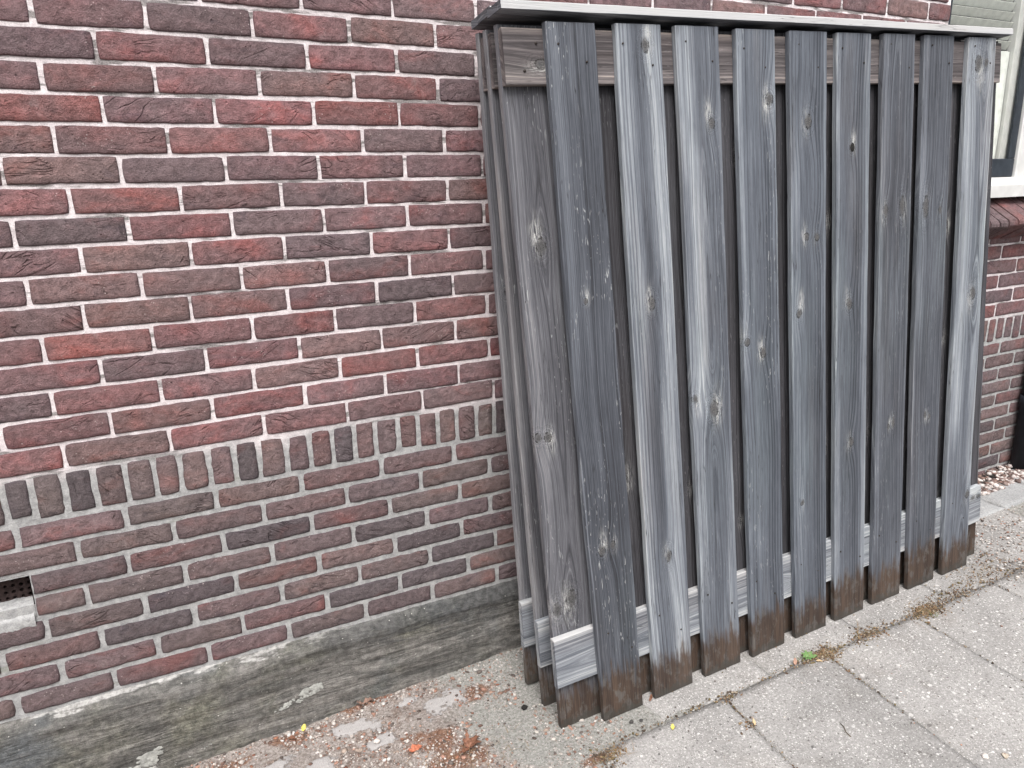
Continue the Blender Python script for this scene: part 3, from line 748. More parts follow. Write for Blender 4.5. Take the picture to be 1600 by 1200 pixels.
# room behind the window
V = [(3.3, .29, .9), (5.3, .29, .9), (5.3, 2.4, .9), (3.3, 2.4, .9), (3.3, .29, 2.85), (5.3, .29, 2.85), (5.3, 2.4, 2.85), (3.3, 2.4, 2.85)]
quadmesh('room', V, [(0, 1, 2, 3), (2, 6, 7, 3), (1, 5, 6, 2), (0, 3, 7, 4), (4, 7, 6, 5)], M['room'], house)
# sloping brick-on-edge sill
r = random.Random(5); x = WIN_X0-.05; i = 0
while x < WIN_X1+.05:
    w_ = .052+r.uniform(-.002, .002); c = tuple(.72*q for q in bcol(r, False)); dz = r.uniform(-.002, .002)
    V = []; 
    prof_ = [(.03, 1.352), (-.004, 1.333), (-.098, 1.272), (-.104, 1.262), (-.104, 1.250), (-.098, 1.243), (.0, 1.185), (.03, 1.18)]
    k = len(prof_)
    for s in (0, 1):
        for (y_, z_) in prof_: V.append((s*w_, y_+r.uniform(-.0015, .0015), z_+dz+r.uniform(-.001, .001)))
    F = [(a, a+k, (a+1) % k+k, (a+1) % k) for a in range(k)]+[tuple(range(k)), tuple(range(2*k-1, k-1, -1))]
    V = np.array(V); V[:, 0] -= w_/2
    at = {'bcol': ('FLOAT_COLOR', np.tile((*c, r.random()), (len(V), 1))), 'edge': ('FLOAT', np.zeros(len(V)))}
    obj('sill_brick', mesh('sill_brick', V, F, smooth=False, attrs=at), M['brick'], house, (x+w_/2, 0, 0)); n_parts += 1
    x += w_+.0095
# mortar bedding between the sill bricks
V = [(WIN_X0-.05, -.088, 1.258), (WIN_X1+.05, -.088, 1.258), (WIN_X0-.05, -.0015, 1.326), (WIN_X1+.05, -.0015, 1.326), (WIN_X0-.05, .04, 1.356), (WIN_X1+.05, .04, 1.356), (WIN_X0-.05, .002, 1.196), (WIN_X1+.05, .002, 1.196)]
quadmesh('sill_mortar', V, [(0, 1, 3, 2), (2, 3, 5, 4), (6, 7, 1, 0)], M['mortar'], house)

# ---- dark rainwater pipe at the far right
def tube(name, pts, rad, mat, parent=None, n=14, **kw):
    pts = [Vector(p) for p in pts]; V = []; F = []
    for i, p in enumerate(pts):
        t = (pts[min(i+1, len(pts)-1)]-pts[max(i-1, 0)]).normalized()
        a = t.orthogonal().normalized() if i == 0 else (a-t*a.dot(t)).normalized(); b = t.cross(a)
        rr = rad[i] if hasattr(rad, '__len__') else rad
        for k in range(n):
            an = 2*math.pi*k/n; V.append(p+a*rr*math.cos(an)+b*rr*math.sin(an))
    for i in range(len(pts)-1):
        for k in range(n): F.append((i*n+k, i*n+(k+1) % n, (i+1)*n+(k+1) % n, (i+1)*n+k))
    F.append(tuple(range(n-1, -1, -1))); F.append(tuple(range((len(pts)-1)*n, len(pts)*n)))
    return obj(name, mesh(name, V, F), mat, parent, **kw)
gp = float(gz(4.4))
pipe = empty('drain_pipe', (4.290, -.055, gp), 'dark drain pipe on the brick wall at the far right edge', 'pipe')
tube('pipe', [(0, 0, -.02), (0, 0, 1.3), (0, 0, 2.6)], .05, M['pipe'], pipe, 24)
tube('collar', [(0, 0, .30), (0, 0, .36)], .056, M['pipe'], pipe, 24)
box('bracket', (-.065, .02, 1.1), (.065, .054, 1.13), M['pipe'], pipe)

# ------------------------------------------------------------------ unseen garden hedge added opposite: blocks low sky light, mirrored in the window glass
hedge = empty('unseen_hedge', (4.5, -5.6, 0), 'unseen green garden hedge added to block low sky light, mirrored in the window glass', 'hedge')
def make_hedge(x0, x1, h, depth, n, seed):
    Rh = np.random.RandomState(seed)
    P = np.stack([Rh.uniform(x0, x1, n), Rh.uniform(-depth/2, depth/2, n), np.clip(Rh.beta(1.6, 1.1, n), 0, 1)*h], -1)
    shell = Rh.rand(n) < .75
    P[shell, 1] = np.where(Rh.rand(shell.sum()) < .7, depth/2, -depth/2)+Rh.normal(0, .07, shell.sum())
    P[:, 1] += .10*vn(P[:, 0]*1.3, P[:, 2]*1.5, 0, 3); P[:, 2] *= 1+.07*vn(P[:, 0]*1.7, 0, 0, 5)
    a = Rh.uniform(0, 6.28, n); t = Rh.uniform(-1, 1, n); L = Rh.uniform(.03, .06, n)
    d1 = np.stack([np.cos(a), np.sin(a), t*.7], -1); d2 = np.stack([-np.sin(a), np.cos(a), Rh.uniform(-.6, .6, n)], -1)
    V = np.stack([P-d1*L[:, None], P+d2*L[:, None]*.45, P+d1*L[:, None], P-d2*L[:, None]*.45], 1).reshape(-1, 3)
    F = np.arange(4*n).reshape(n, 4)
    return mesh('leaves', V, F, False)
obj('leaves', make_hedge(-9, 12, 2.3, 1.0, 26000, 4), mat_leaf('hedge_leaf', (.035, .065, .020), (.085, .13, .045)), hedge)
for i in range(22):
    xx = -8.5+i*.95; tube('stem', [(xx, 0, -.1), (xx+.05, .05, 1.0), (xx-.03, -.05, 2.0)], [.04, .03, .012], M['twig'], hedge, 8)
box('twig_mass', (-9, -.33, .05), (12, .33, 2.0), M['twig'], hedge, .1)

# ------------------------------------------------------------------ fence panels
def board_mesh(name, w_, L, t, seed, knots=(), tone=.5, bands=(), warm=0., scr=.3, stain=0., nu=36, nv=300, slant=0., bow=0., d0=None, axis='z', wob=1., foot=0., endtone=.12, backshade=0.):
    """board with x across (0..w), z along (0..L), y thickness (0 front .. t back)."""
    r = random.Random(seed)
    bx = .0018
    xc = np.concatenate([[0, 0, 0], [bx, bx+.0008], np.linspace(bx+.004, w_-bx-.004, nu-4), [w_-bx-.0008, w_-bx], [w_, w_, w_]])
    yc = np.concatenate([[t, t-.0012, .0022], np.zeros(nu), [.0022, t-.0012, t]])
    zz = np.concatenate([[0, .0012], np.linspace(.006, L-.006, nv-4), [L-.0012, L]]); m_ = len(xc)
    X = np.tile(xc, (nv, 1)); Y = np.tile(yc, (nv, 1)); Z = np.tile(zz[:, None], (1, m_))
    u0 = w_*(r.uniform(.3, .7) if r.random() < .65 else r.choice((-.3, 1.3)))
    d_ = r.uniform(.004, .03) if d0 is None else d0
    uc = u0+.010*vn(Z*1.3, 0, 0, seed)+.006*vn(Z*3.1, 0, 0, seed+3)
    dd = d_+.035*(1-Z/L)*r.uniform(-1, 1)+.012*vn(Z*1.8, 4, 0, seed+7)
    dd = np.abs(dd)+.002
    ring = np.sqrt((X-uc)**2+(dd+Y)**2)
    ring = ring+.0016*fbm(X*14, Z*2.5, 0, seed+11, 2)
    knot = np.full(X.shape, 9.0); relief = np.zeros(X.shape); halo = np.zeros(X.shape); rk = random.Random(seed+5)
    for (ku, kv, kr, ke) in knots:
        kr = kr*1.15
        a = (X-ku); b = (Z-kv)
        dist = np.sqrt((a/kr)**2+(b/(kr*ke))**2)
        knot = np.minimum(knot, dist)
        ring = ring+.9*kr*np.exp(-((a/(kr*2.2))**2+(b/(kr*6.5))**2))*1.6*(1 if ku > u0 else -1)*.9
        hs_ = rk.choice((-1, 1))*.75; hz_ = rk.uniform(-2.2, 2.6)
        halo = np.maximum(halo, np.exp(-((a-hs_*kr)/(kr*.95))**2-((b-hz_*kr)/(kr*2.6))**2)*rk.choice((.15, .5, .9, 1.)))
        relief = relief+.0012*np.exp(-(dist/1.3)**2)
    T = np.full(X.shape, tone)
    wx = X+.012*vn(Z*1.7, 2, 0, seed+21)+.005*vn(Z*5, 3, 0, seed+22)
    for (bu, bw, ba, z0, z1) in bands:           # pale / dark bands running with the grain
        fz = np.clip((Z-z0)/.15+.5, 0, 1)*np.clip((z1-Z)/.15+.5, 0, 1)
        T = T+ba*fz*np.exp(-np.abs((wx-bu)/bw)**3)
    T = T+.06*vn(Z*1.1, X*6, 0, seed+30)
    side = (np.arange(m_) < 3) | (np.arange(m_) >= m_-3)
    T = T+np.where(side[None, :], .16, 0)
    T = T+.15*np.exp(-(np.minimum(X, w_-X)/.0055)**2)*(1+.6*vn(Z*7, X*20, 0, seed+33))*(~side[None, :])
    T[:, 0] -= backshade; T[:, -1] -= backshade  # back corners darkened: underside shade painted into the cap's tone
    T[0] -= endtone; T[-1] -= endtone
    ex = wob*(.0011*vn(Z*9, 0, 0, seed+40)+.0020*vn(Z*1.6, 0, 0, seed+41)); ex2 = wob*(.0011*vn(Z*9, 9, 0, seed+42)+.0020*vn(Z*1.6, 9, 0, seed+43))
    fr = X/w_
    Xd = X+ex*(1-fr)+ex2*fr+slant*Z+bow*np.sin(np.pi*Z/L)
    Yd = Y-np.where(Y < t*.9, relief, 0)+wob*(.0018*vn(Z*1.2, 0, 0, seed+50)+.004*r.uniform(-1, 1)*((fr-.5)**2)+.0005*fbm(X*60, Z*7, 0, seed+52, 2)*(Y < t*.9))
    Zd = Z+foot*(X-w_/2)*(1-Z/L)
    if axis == 'z': V = np.stack([Xd, Yd, Zd], -1)
    else: V = np.stack([Zd, Yd, Xd], -1)
    V = V.reshape(-1, 3)
    I = np.arange(nv*m_).reshape(nv, m_); I2 = np.roll(I, -1, axis=1)
    F = np.stack([I[:-1], I2[:-1], I2[1:], I[1:]], -1).reshape(-1, 4)
    if axis != 'z': F = F[:, ::-1]
    cap0 = I[0][::-1]; cap1 = I[-1]
    if axis != 'z': cap0, cap1 = cap0[::-1], cap1[::-1]
    # strips closing the two ends (front edge vertices to the two back corners)
    FF = F.tolist()
    def close(row, rev):
        q = list(row); return [q[::-1] if rev else q]
    FF += close(I[0], axis == 'z'); FF += close(I[-1], axis != 'z')
    sd = (seed % 1009)/1009.
    at = {'wood': ('FLOAT_VECTOR', np.stack([np.where(X < w_/2, X-Y, X+Y), Z, np.full(X.shape, sd)], -1).reshape(-1, 3)), 'ring': ('FLOAT', ring.ravel()), 'tone': ('FLOAT', T.ravel()), 'knot': ('FLOAT', knot.ravel()), 'halo': ('FLOAT', halo.ravel()),
          'wprop': ('FLOAT_VECTOR', np.tile((warm, scr, stain), (X.size, 1)))}
    me = mesh(name, V, FF, attrs=at)
    sm = np.zeros((nv-1, m_), bool); sm[:, 2:m_-3] = True
    me.polygons.foreach_set('use_smooth', np.concatenate([sm.ravel(), [False, False]]))
    return me
BT, RT = .016, .020
def panel_pose(O, th, ro, le):
    a = Vector((math.cos(th)*math.cos(ro), math.sin(th)*math.cos(ro), math.sin(ro)))
    h = Vector((-math.sin(th), math.cos(th), 0)); n0 = a.cross(h); b = math.cos(le)*n0+math.sin(le)*h; n = a.cross(b)
    m = Matrix((a, -n, b)).transposed().to_4x4(); m.translation = Vector(O)
    return m
# front boards: left edge at foot, left edge at top, face width, tone, warm, scratch, bands, knots (across, up, radius, elongation)
FB = [
 (-.118, -.143, .134, .32, .10, 1.0, [(.012, .012, .14, 1.0, 1.9), (.10, .03, -.06, 0, .9)], [(.052, 1.177, .006, 1.2), (.040, .508, .010, 1.5), (.075, .515, .008, 1.4)]),
 (.060, .049, .137, .42, .05, .5, [(.016, .022, .28, 0, 1.9), (.108, .027, .32, .0, 1.9), (.064, .018, -.12, .4, 1.9)], [(.085, 1.775, .011, 1.5), (.064, 1.145, .010, 1.7), (.074, .427, .009, 2.0)]),
 (.245, .231, .138, .39, .05, .35, [(.026, .030, .36, .85, 1.9), (.012, .018, .20, .2, .9), (.118, .014, .18, -.1, .7)], [(.103, 1.586, .010, 1.3), (.010, .862, .009, 1.2), (.075, .821, .015, 1.5)]),
 (.432, .423, .136, .38, .0, .7, [(.010, .010, .16, .9, 1.9), (.125, .014, .10, .8, 1.9)], [(.112, 1.647, .012, 1.25), (.012, .995, .009, 1.2), (.072, .957, .010, 1.5)]),
 (.614, .617, .138, .36, .0, .25, [(.020, .022, .14, .0, 1.6), (.130, .008, .12, 0, 1.9)], [(.066, 1.586, .012, 1.5), (.058, 1.269, .009, 1.2), (.100, 1.265, .009, 1.2), (.028, 1.05, .010, 1.2), (.034, .459, .007, 1.3)]),
 (.795, .800, .139, .36, .05, .2, [(.010, .012, .20, 0, 1.9), (.128, .014, .22, 0, 1.9), (.07, .025, -.05, .3, 1.3)], [(.062, 1.510, .009, 1.3), (.056, 1.051, .011, 1.5), (.070, .609, .010, 1.4)]),
 (.975, .988, .140, .33, .12, .3, [(.014, .012, .14, .2, 1.9)], [(.024, 1.316, .009, 2.0), (.098, 1.325, .011, 2.6), (.058, .621, .006, 1.7), (.082, .632, .007, 2.4)]),
 (1.157, 1.174, .139, .31, .12, .2, [(.016, .014, .20, .9, 1.9)], [(.030, 1.312, .012, 2.6), (.100, 1.300, .007, 2.0), (.062, .625, .006, 2.0), (.085, .615, .006, 1.4)]),
 (1.342, 1.386, .138, .47, .05, .1, [(.028, .030, .24, .5, 1.9), (.125, .02, .22, .3, 1.9)], [(.052, 1.743, .016, 1.5), (.092, 1.748, .010, 1.4), (.088, 1.012, .014, 1.5), (.118, .282, .011, 1.3)]),
]
PL = 1.822
def make_panel(name, label, mat4, seed0, main):
    p = empty(name, (0, 0, 0), label, 'fence panel', 'fence panels leaning on the brick wall'); p.matrix_world = mat4
    for i, (ub, ut, w_, tone, warm, scr, bands, knots) in enumerate(FB):
        if not main: knots = [(k[0], (k[1]*1.37+.2*i) % 1.7+.05, k[2], k[3]) for k in knots]
        st = .122+rnd.uniform(-.022, .022)+(.012 if i > 5 else 0)
        me = board_mesh('board', w_, PL, BT, seed0+i*13, knots, tone, bands, warm, scr, st, 36 if main else 10, 330 if main else 60, slant=(ut-ub)/PL, bow=rnd.uniform(-.003, .003), foot=rnd.uniform(-.01, .01))
        b = obj('front_board', me, M['wood'], p, (ub, 0, rnd.uniform(0, .003)))
        if main and i == 5:
            hv = [(.0085*math.cos(t/16*6.2832), .0, .0125*math.sin(t/16*6.2832)) for t in range(16)]+[(.0070*math.cos(t/16*6.2832), -.0012, .0108*math.sin(t/16*6.2832)) for t in range(16)]+[(0, -.0004, 0)]
            obj('knot_hole_disc', mesh('knot_hole_disc', hv, [(t, (t+1) % 16, 16+(t+1) % 16, 16+t) for t in range(16)]+[(16+t, 16+(t+1) % 16, 32) for t in range(16)]), M['black'], b, (.062+.0027*1.51, -.0012, 1.510))  # raised black disc paints the dark inside of an open knot hole
        if main:
            for (nu_, nv_) in ((.025, 1.785), (w_-.028, 1.735), (.03, .255), (w_-.03, .20)):
                nx_ = nu_+rnd.uniform(-.008, .008); nz_ = nv_+rnd.uniform(-.012, .012)
                tube('nail', [(nx_+(ut-ub)/PL*nz_, .0005, nz_), (nx_+(ut-ub)/PL*nz_, -.0016, nz_)], .0026, M['nail'], b, 8)
    for i in range(10):
        ub = -.235+i*.1868; w_ = .142; kn = []
        if i == 0 and main: kn = [(.066, 1.321, .013, 1.5), (.010, .846, .009, 1.3), (.038, .842, .010, 1.3), (.020, .36, .012, 1.7), (.065, .38, .015, 1.5)]
        else:
            r = random.Random(seed0+i*3)
            kn = [(r.uniform(.01, .13), r.uniform(.1, 1.7), r.uniform(.007, .012), r.uniform(1.2, 1.8)) for _ in range(3)]
        first = i == 0
        me = board_mesh('board', w_, PL, BT, seed0+700+i*17, kn, (.34 if main else .38) if first else .14, [(.012, .014, .14, 0, 1.9)] if first else [], .42 if first else .5, .8 if first else .3, .11 if first else .17, 34 if (main and first) else 14, 300 if (main and first) else 90, slant=-.008 if first else 0)  # boards behind the gaps get a darker tone, painting the gap shade
        obj('back_board', me, M['wood'], p, (ub, BT+RT+.0006, rnd.uniform(0, .004)))
    for (z0, z1, tn, wm) in ((1.690, 1.812, .33, .95), (.142, .285, .66, .12)):
        me = board_mesh('rail', z1-z0, 1.822, RT-.001, seed0+900+int(z0*10), [(.105, 1.775, .008, 1.3), (.105, 1.808, .009, 1.3), (.06, .9, .012, 1.4)] if z0 < 1 else [(.045, .095, .010, 1.6)], tn, [(.01, .012, .25, -1, 3), (z1-z0-.01, .012, .2, -1, 3)], wm, .2, 0, 24, 220, axis='x', wob=.5)
        ra = obj('rail', me, M['wood'], p, (-.246, BT+.0003, z0))
        if main and z0 > 1:
            for (a, b) in ((.050, .030), (.085, .090)): tube('screw', [(a, .0005, b), (a, -.0022, b)], .0034, M['nail'], ra, 10)
    me = board_mesh('cap', .072, 1.842, .019, seed0+990, [(.04, 1.62, .004, 1.5)], 1.0, [(.03, .05, .03, -1, 3)], .25, .6, 0, 20, 200, axis='x', wob=1.0, endtone=.75, backshade=.62)
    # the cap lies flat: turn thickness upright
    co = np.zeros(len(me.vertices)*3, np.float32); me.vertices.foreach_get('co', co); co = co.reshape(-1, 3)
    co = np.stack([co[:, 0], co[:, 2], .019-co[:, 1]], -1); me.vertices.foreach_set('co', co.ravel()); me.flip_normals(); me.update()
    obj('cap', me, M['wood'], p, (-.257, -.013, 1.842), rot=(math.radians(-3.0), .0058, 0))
    return p
ZG = .228
make_panel('fence_panel', 'front grey timber fence panel, nearest of three leaning on the brick wall', panel_pose((1.7758, -.4505, -.2238+ZG), -.0011, .0363, .0797), 1000, True)
make_panel('fence_panel', 'middle timber fence panel sandwiched between front and rear panels', panel_pose((1.777, -.350, -.2238+ZG), -.0011, .029, .071), 2000, False)
make_panel('fence_panel', 'rear timber fence panel, closest to the brick wall', panel_pose((1.776, -.247, -.2238+ZG), -.0011, .0185, .058), 3000, False)

# ------------------------------------------------------------------ loose stones and litter
ICO = None
def ico():
    t = (1+5**.5)/2
    v = np.array([(-1, t, 0), (1, t, 0), (-1, -t, 0), (1, -t, 0), (0, -1, t), (0, 1, t), (0, -1, -t), (0, 1, -t), (t, 0, -1), (t, 0, 1), (-t, 0, -1), (-t, 0, 1)], float)
    v /= np.linalg.norm(v[0])
    f = np.array([(0, 11, 5), (0, 5, 1), (0, 1, 7), (0, 7, 10), (0, 10, 11), (1, 5, 9), (5, 11, 4), (11, 10, 2), (10, 7, 6), (7, 1, 8), (3, 9, 4), (3, 4, 2), (3, 2, 6), (3, 6, 8), (3, 8, 9), (4, 9, 5), (2, 4, 11), (6, 2, 10), (8, 6, 7), (9, 8, 1)])
    return v, f
def scatter(name, P, size, cols, seed, mat, label, flat=.55, sink=.25, smooth=True, parent=None):
    v, f = ico(); R = np.random.RandomState(seed); n = len(P)
    jit = 1+.28*R.uniform(-1, 1, (n, 12, 1)); V = v[None]*jit
    sc = np.stack([size*R.uniform(.75, 1.5, n), size*R.uniform(.6, 1.1, n), size*flat*R.uniform(.7, 1.3, n)], -1)
    V = V*sc[:, None, :]
    a = R.uniform(0, 6.28, n); ca, sa = np.cos(a)[:, None], np.sin(a)[:, None]
    X = V[..., 0]*ca-V[..., 1]*sa; Y = V[..., 0]*sa+V[..., 1]*ca
    V = np.stack([X, Y, V[..., 2]], -1)+P[:, None, :]+np.array([0, 0, 1])*(sc[:, None, 2:3]*(1-2*sink))
    F = (f[None]+12*np.arange(n)[:, None, None]).reshape(-1, 3)
    C = np.repeat(np.concatenate([cols, np.ones((n, 1))], 1), 12, axis=0)
    return obj(name, mesh(name, V.reshape(-1, 3), F, smooth, {'col': ('FLOAT_COLOR', C)}), mat, parent, kind='stuff', label=label)
R = np.random.RandomState(11)
def pick(pal, n):
    pal = np.array(pal); return pal[R.randint(0, len(pal), n)]*R.uniform(.8, 1.2, (n, 1))
GRAVEL = [(.42, .38, .35), (.50, .46, .42), (.30, .24, .20), (.22, .14, .11), (.34, .20, .15), (.12, .10, .09), (.58, .55, .52), (.38, .33, .30)]
n = 15000
P = np.stack([R.uniform(.35, 1.72, n), -.03-np.abs(R.uniform(0, .62, n)), np.zeros(n)], -1)
keep = (cem_f(P[:, 0], P[:, 1]) < .5) & (fbm(P[:, 0]*9, P[:, 1]*9, 0, 60, 3)-3*np.clip(P[:, 1]+.14, 0, 1)*-1 > -.45) & ~((P[:, 1] < -.52) & (P[:, 0] > 1.6)) & ~((agg_f(P[:, 0], P[:, 1]) > .5) & (R.uniform(0, 1, n) < .45))
P = P[keep]; P[:, 2] = ground_z(P[:, 0], P[:, 1])
sz = np.clip(R.lognormal(-6.1, .50, len(P)), .0008, .0085)
scatter('gravel', P, sz, pick(GRAVEL, len(P)), 1, M['pebble'], 'fine gravel and grit on the ground along the wall foot')
n = 900
P = np.stack([R.uniform(3.35, 4.5, n), R.uniform(-.14, -.005, n)+.0, np.zeros(n)], -1); P[:, 2] = gz(P[:, 0])+.004+R.uniform(0, .014, n)*np.clip(1+P[:, 1]/.14, 0, 1)
scatter('pebbles', P, R.uniform(.006, .014, n), pick([(.52, .47, .44), (.60, .55, .52), (.45, .40, .38), (.26, .20, .18), (.14, .10, .09), (.18, .12, .10)], n), 2, M['pebble'], 'pale pebbles heaped at the wall foot right of the panels', flat=.6)
n = 1500
P = np.stack([R.uniform(3.3, 4.5, n), R.uniform(-.62, -.26, n), np.zeros(n)], -1); P[:, 2] = gz(P[:, 0])+.003
scatter('gravel', P, np.clip(R.lognormal(-5.9, .4, n), .001, .007), pick(GRAVEL+[(.55, .5, .47)], n), 5, M['pebble'], 'loose gravel on the paving beyond the right end of the panels')
n = 900
P = np.stack([R.uniform(.45, 1.5, n), -.035-np.abs(R.normal(0, .16, n)), np.zeros(n)], -1)
P = P[(rust_f(P[:, 0], P[:, 1])+.25*R.uniform(-1, 1, n) > .22) | (R.uniform(0, 1, n) < .12)]; P[:, 2] = ground_z(P[:, 0], P[:, 1])
scatter('rubble_chips', P, R.uniform(.0022, .0065, len(P)), pick([(.30, .14, .09), (.22, .10, .07), (.16, .10, .08), (.40, .26, .20), (.36, .33, .31), (.09, .07, .06), (.50, .46, .43)], len(P)), 8, M['pebble'], 'crumbled brick and leaf fragments strewn on the rubble strip', flat=.32, sink=.15, smooth=False)
# dry moss and crumbs lodged in the slab joints
pts = []
for t in np.linspace(0, 1, 900):
    x = 1.55+2.2*t; dens = .35+.65*max(0, math.sin(x*11+1)*.5+.5)*(1 if x > 1.9 else .6)
    if R.rand() < dens: pts.append((x+R.normal(0, .004), jy(0, x)+R.normal(0.004, .006)))
for (xc, yc, k, s) in ((2.40, -.555, 520, .030), (2.60, -.553, 320, .035), (2.87, -.565, 520, .035), (3.05, -.55, 300, .05), (2.02, -.55, 110, .016), (1.60, -.56, 190, .020), (3.3, -.52, 260, .07), (2.005, -.66, 70, .02)):
    for _ in range(k): pts.append((xc+R.normal(0, s*1.3), yc+R.normal(0, s*.55)))
for i in range(-1, 4):
    for _ in range(70 if i in (0, 1) else 35):
        y = -.56-abs(R.normal(0, .16)); pts.append((jx(i, y)+R.normal(0, .003), y))
for _ in range(240):
    y = R.uniform(-.85, -.54); pts.append((1.60+R.normal(0, .012)+.085*(y+.55), y))
for i in range(10):
    for _ in range(26): pts.append((1.62+.187*i+R.normal(0, .02)+(.08), -.437+R.normal(0, .009)))
P = np.array(pts); P = np.stack([P[:, 0], P[:, 1], gz(P[:, 0])+.0015], -1)
scatter('joint_litter', P, np.clip(R.lognormal(-6.25, .4, len(P)), .0008, .004), pick([(.115, .075, .05), (.20, .125, .075), (.085, .065, .05), (.24, .17, .10), (.30, .25, .19), (.15, .12, .06)], len(P)), 3, M['crumbs'], 'dry brown moss and crumbs in the paving joints', flat=.8)
# small stones sitting on the slabs
n = 700
P = np.stack([R.uniform(1.6, 3.4, n), R.uniform(-1.3, -.46, n), np.zeros(n)], -1); P[:, 2] = gz(P[:, 0])+.0045
scatter('grit', P, np.clip(R.lognormal(-6.5, .4, n), .0006, .0035), pick(GRAVEL+[(.08, .07, .065)]*3, n), 4, M['pebble'], 'scattered grit lying on the concrete slabs', flat=.6)

# dry grass wisps in the joint
def blades(name, spots, mat, label=None, parent=None, hmin=.015, hmax=.05, wdt=.0011, lay=.75, kind='stuff', seed=0):
    R2 = np.random.RandomState(seed); V = []; F = []
    for (x, y, z) in spots:
        a = R2.uniform(0, 6.28); L = R2.uniform(hmin, hmax); l = R2.uniform(lay*.4, lay); w_ = wdt*R2.uniform(.6, 1.4); o = len(V)
        d_ = np.array([math.cos(a), math.sin(a), 0]); sN = np.array([-math.sin(a), math.cos(a), 0])
        for i in range(5):
            t = i/4; p = np.array([x, y, z])+d_*L*(t*l+.25*t*t)+np.array([0, 0, 1])*L*(t*(1-l)+.2*t-.45*t*t*l); p[2] = max(p[2], z-.001)
            ww = w_*(1-t*.9); V += [p-sN*ww, p+sN*ww]
        F += [(o+2*i, o+2*i+1, o+2*i+3, o+2*i+2) for i in range(4)]
    kw = {}
    if label: kw['label'] = label
    if kind: kw['kind'] = kind
    return obj(name, mesh(name, V, F), mat, parent, **kw)
M['straw'] = mat_leaf('dry_straw', (.34, .24, .13), (.20, .13, .07)); M['green'] = mat_leaf('weed_green', (.10, .20, .06), (.20, .32, .13)); M['grass'] = mat_leaf('grass_green', (.09, .13, .035), (.17, .20, .07))
sp = []
for (xc, yc, k, s) in ((2.42, -.555, 80, .03), (2.87, -.56, 120, .04), (2.60, -.55, 40, .03), (1.30, -.40, 50, .07), (1.15, -.36, 60, .06), (1.62, -.57, 30, .02), (3.25, -.50, 60, .06)):
    sp += [(xc+R.normal(0, s), yc+R.normal(0, s*.5), float(gz(xc))+.002) for _ in range(k)]
blades('dry_grass', sp, M['straw'], 'dry straw wisps lying in the paving joints', seed=4, hmax=.04, wdt=.0007, lay=.95)

# green weed beside the fence foot
wz = float(gz(2.34))+.002
weed = empty('weed_plant', (2.345, -.540, wz), 'small green weed with grass blades growing in the slab joint', 'weed')
def leaf_mesh(name, L, W, lobes, curl, seed, teeth=.18, fold=.25, thick=.0004):
    r = random.Random(seed); n = 18; V = []; F = []
    for i in range(n+1):
        t = i/n; prof_ = math.sin(math.pi*min(1, t*.97+.02))**.8*(1-.25*t)
        if lobes: prof_ *= .62+.45*abs(math.sin(math.pi*lobes*t+.3))
        ww = W/2*prof_*(1+teeth*r.uniform(-1, 1))+.0003
        ww2 = W/2*prof_*(1+teeth*r.uniform(-1, 1))+.0003
        a = curl*t; cx = L*(math.sin(a)/curl if abs(curl) > 1e-3 else t); cz = L*((1-math.cos(a))/curl if abs(curl) > 1e-3 else 0)
        rp = .06*W*math.sin(t*17+seed)
        for k, s in enumerate((-1, -.5, 0, .5, 1)):
            q = ww if s < 0 else ww2
            V.append((cx, s*q, cz+fold*abs(s)*q*1.2+rp*abs(s)))
    for i in range(n):
        for k in range(4): a = i*5+k; F.append((a, a+5, a+6, a+1))
    me = mesh(name, V, F)
    return me
def solid(o, th=.0006):
    md = o.modifiers.new('thickness', 'SOLIDIFY'); md.thickness = th; md.offset = 0
    return o
r = random.Random(3)
for i, (az, L, el) in enumerate(((-20, .034, 18), (15, .030, 28), (60, .024, 40), (110, .022, 35), (170, .020, 30), (-60, .022, 30), (-100, .018, 22), (210, .016, 20))):
    solid(obj('leaf', leaf_mesh('leaf', L, L*.55, 2.5, -.5, i, .15, .2), M['green'], weed, (0, 0, .003), (0, -math.radians(el), math.radians(az))))
for i in range(14):
    bx_, by_ = -.03+r.uniform(-.02, .02), r.uniform(-.008, .008)
    o = blades('blade', [(bx_, by_, 0)], M['grass'], None, weed, .016, .034, .0009, .45, None, seed=40+i)
wz2 = float(gz(2.86))
tuft = empty('grass_tuft', (2.86, -.598, wz2+.002), 'tiny grass tuft in the right-hand cross joint of the slabs', 'grass tuft')
for i in range(9): blades('blade', [(r.uniform(-.012, .012), r.uniform(-.008, .008), 0)], M['grass'], None, tuft, .012, .03, .0009, .5, None, seed=80+i)

# fallen leaves, twig, stones
def gl(x, y, up=.003): return (x, y, float(ground_z(np.array([x]), np.array([y]))[0])+up)
def sl(x, y, up=.006): return (x, y, float(gz(x))+up)
LB = mat_leaf('dead_leaf_brown', (.14, .065, .040), (.26, .125, .080)); LO_ = mat_leaf('dead_leaf_orange', (.42, .13, .070), (.52, .20, .12)); LT = mat_leaf('dead_leaf_tan', (.46, .33, .18), (.56, .42, .26)); LY = mat_leaf('fallen_leaf_yellow', (.55, .48, .06), (.62, .52, .16))
def leaf_thing(label, loc, L, W, lobes, curl, seed, mat, rz, tilt=0., roll=0., fold=.3):
    t = solid(obj('fallen_leaf', leaf_mesh('fallen_leaf', L, W, lobes, curl, seed, .3, fold), mat, None, loc, (roll, tilt, rz), label=label, category='leaf'), .0007)
    return t
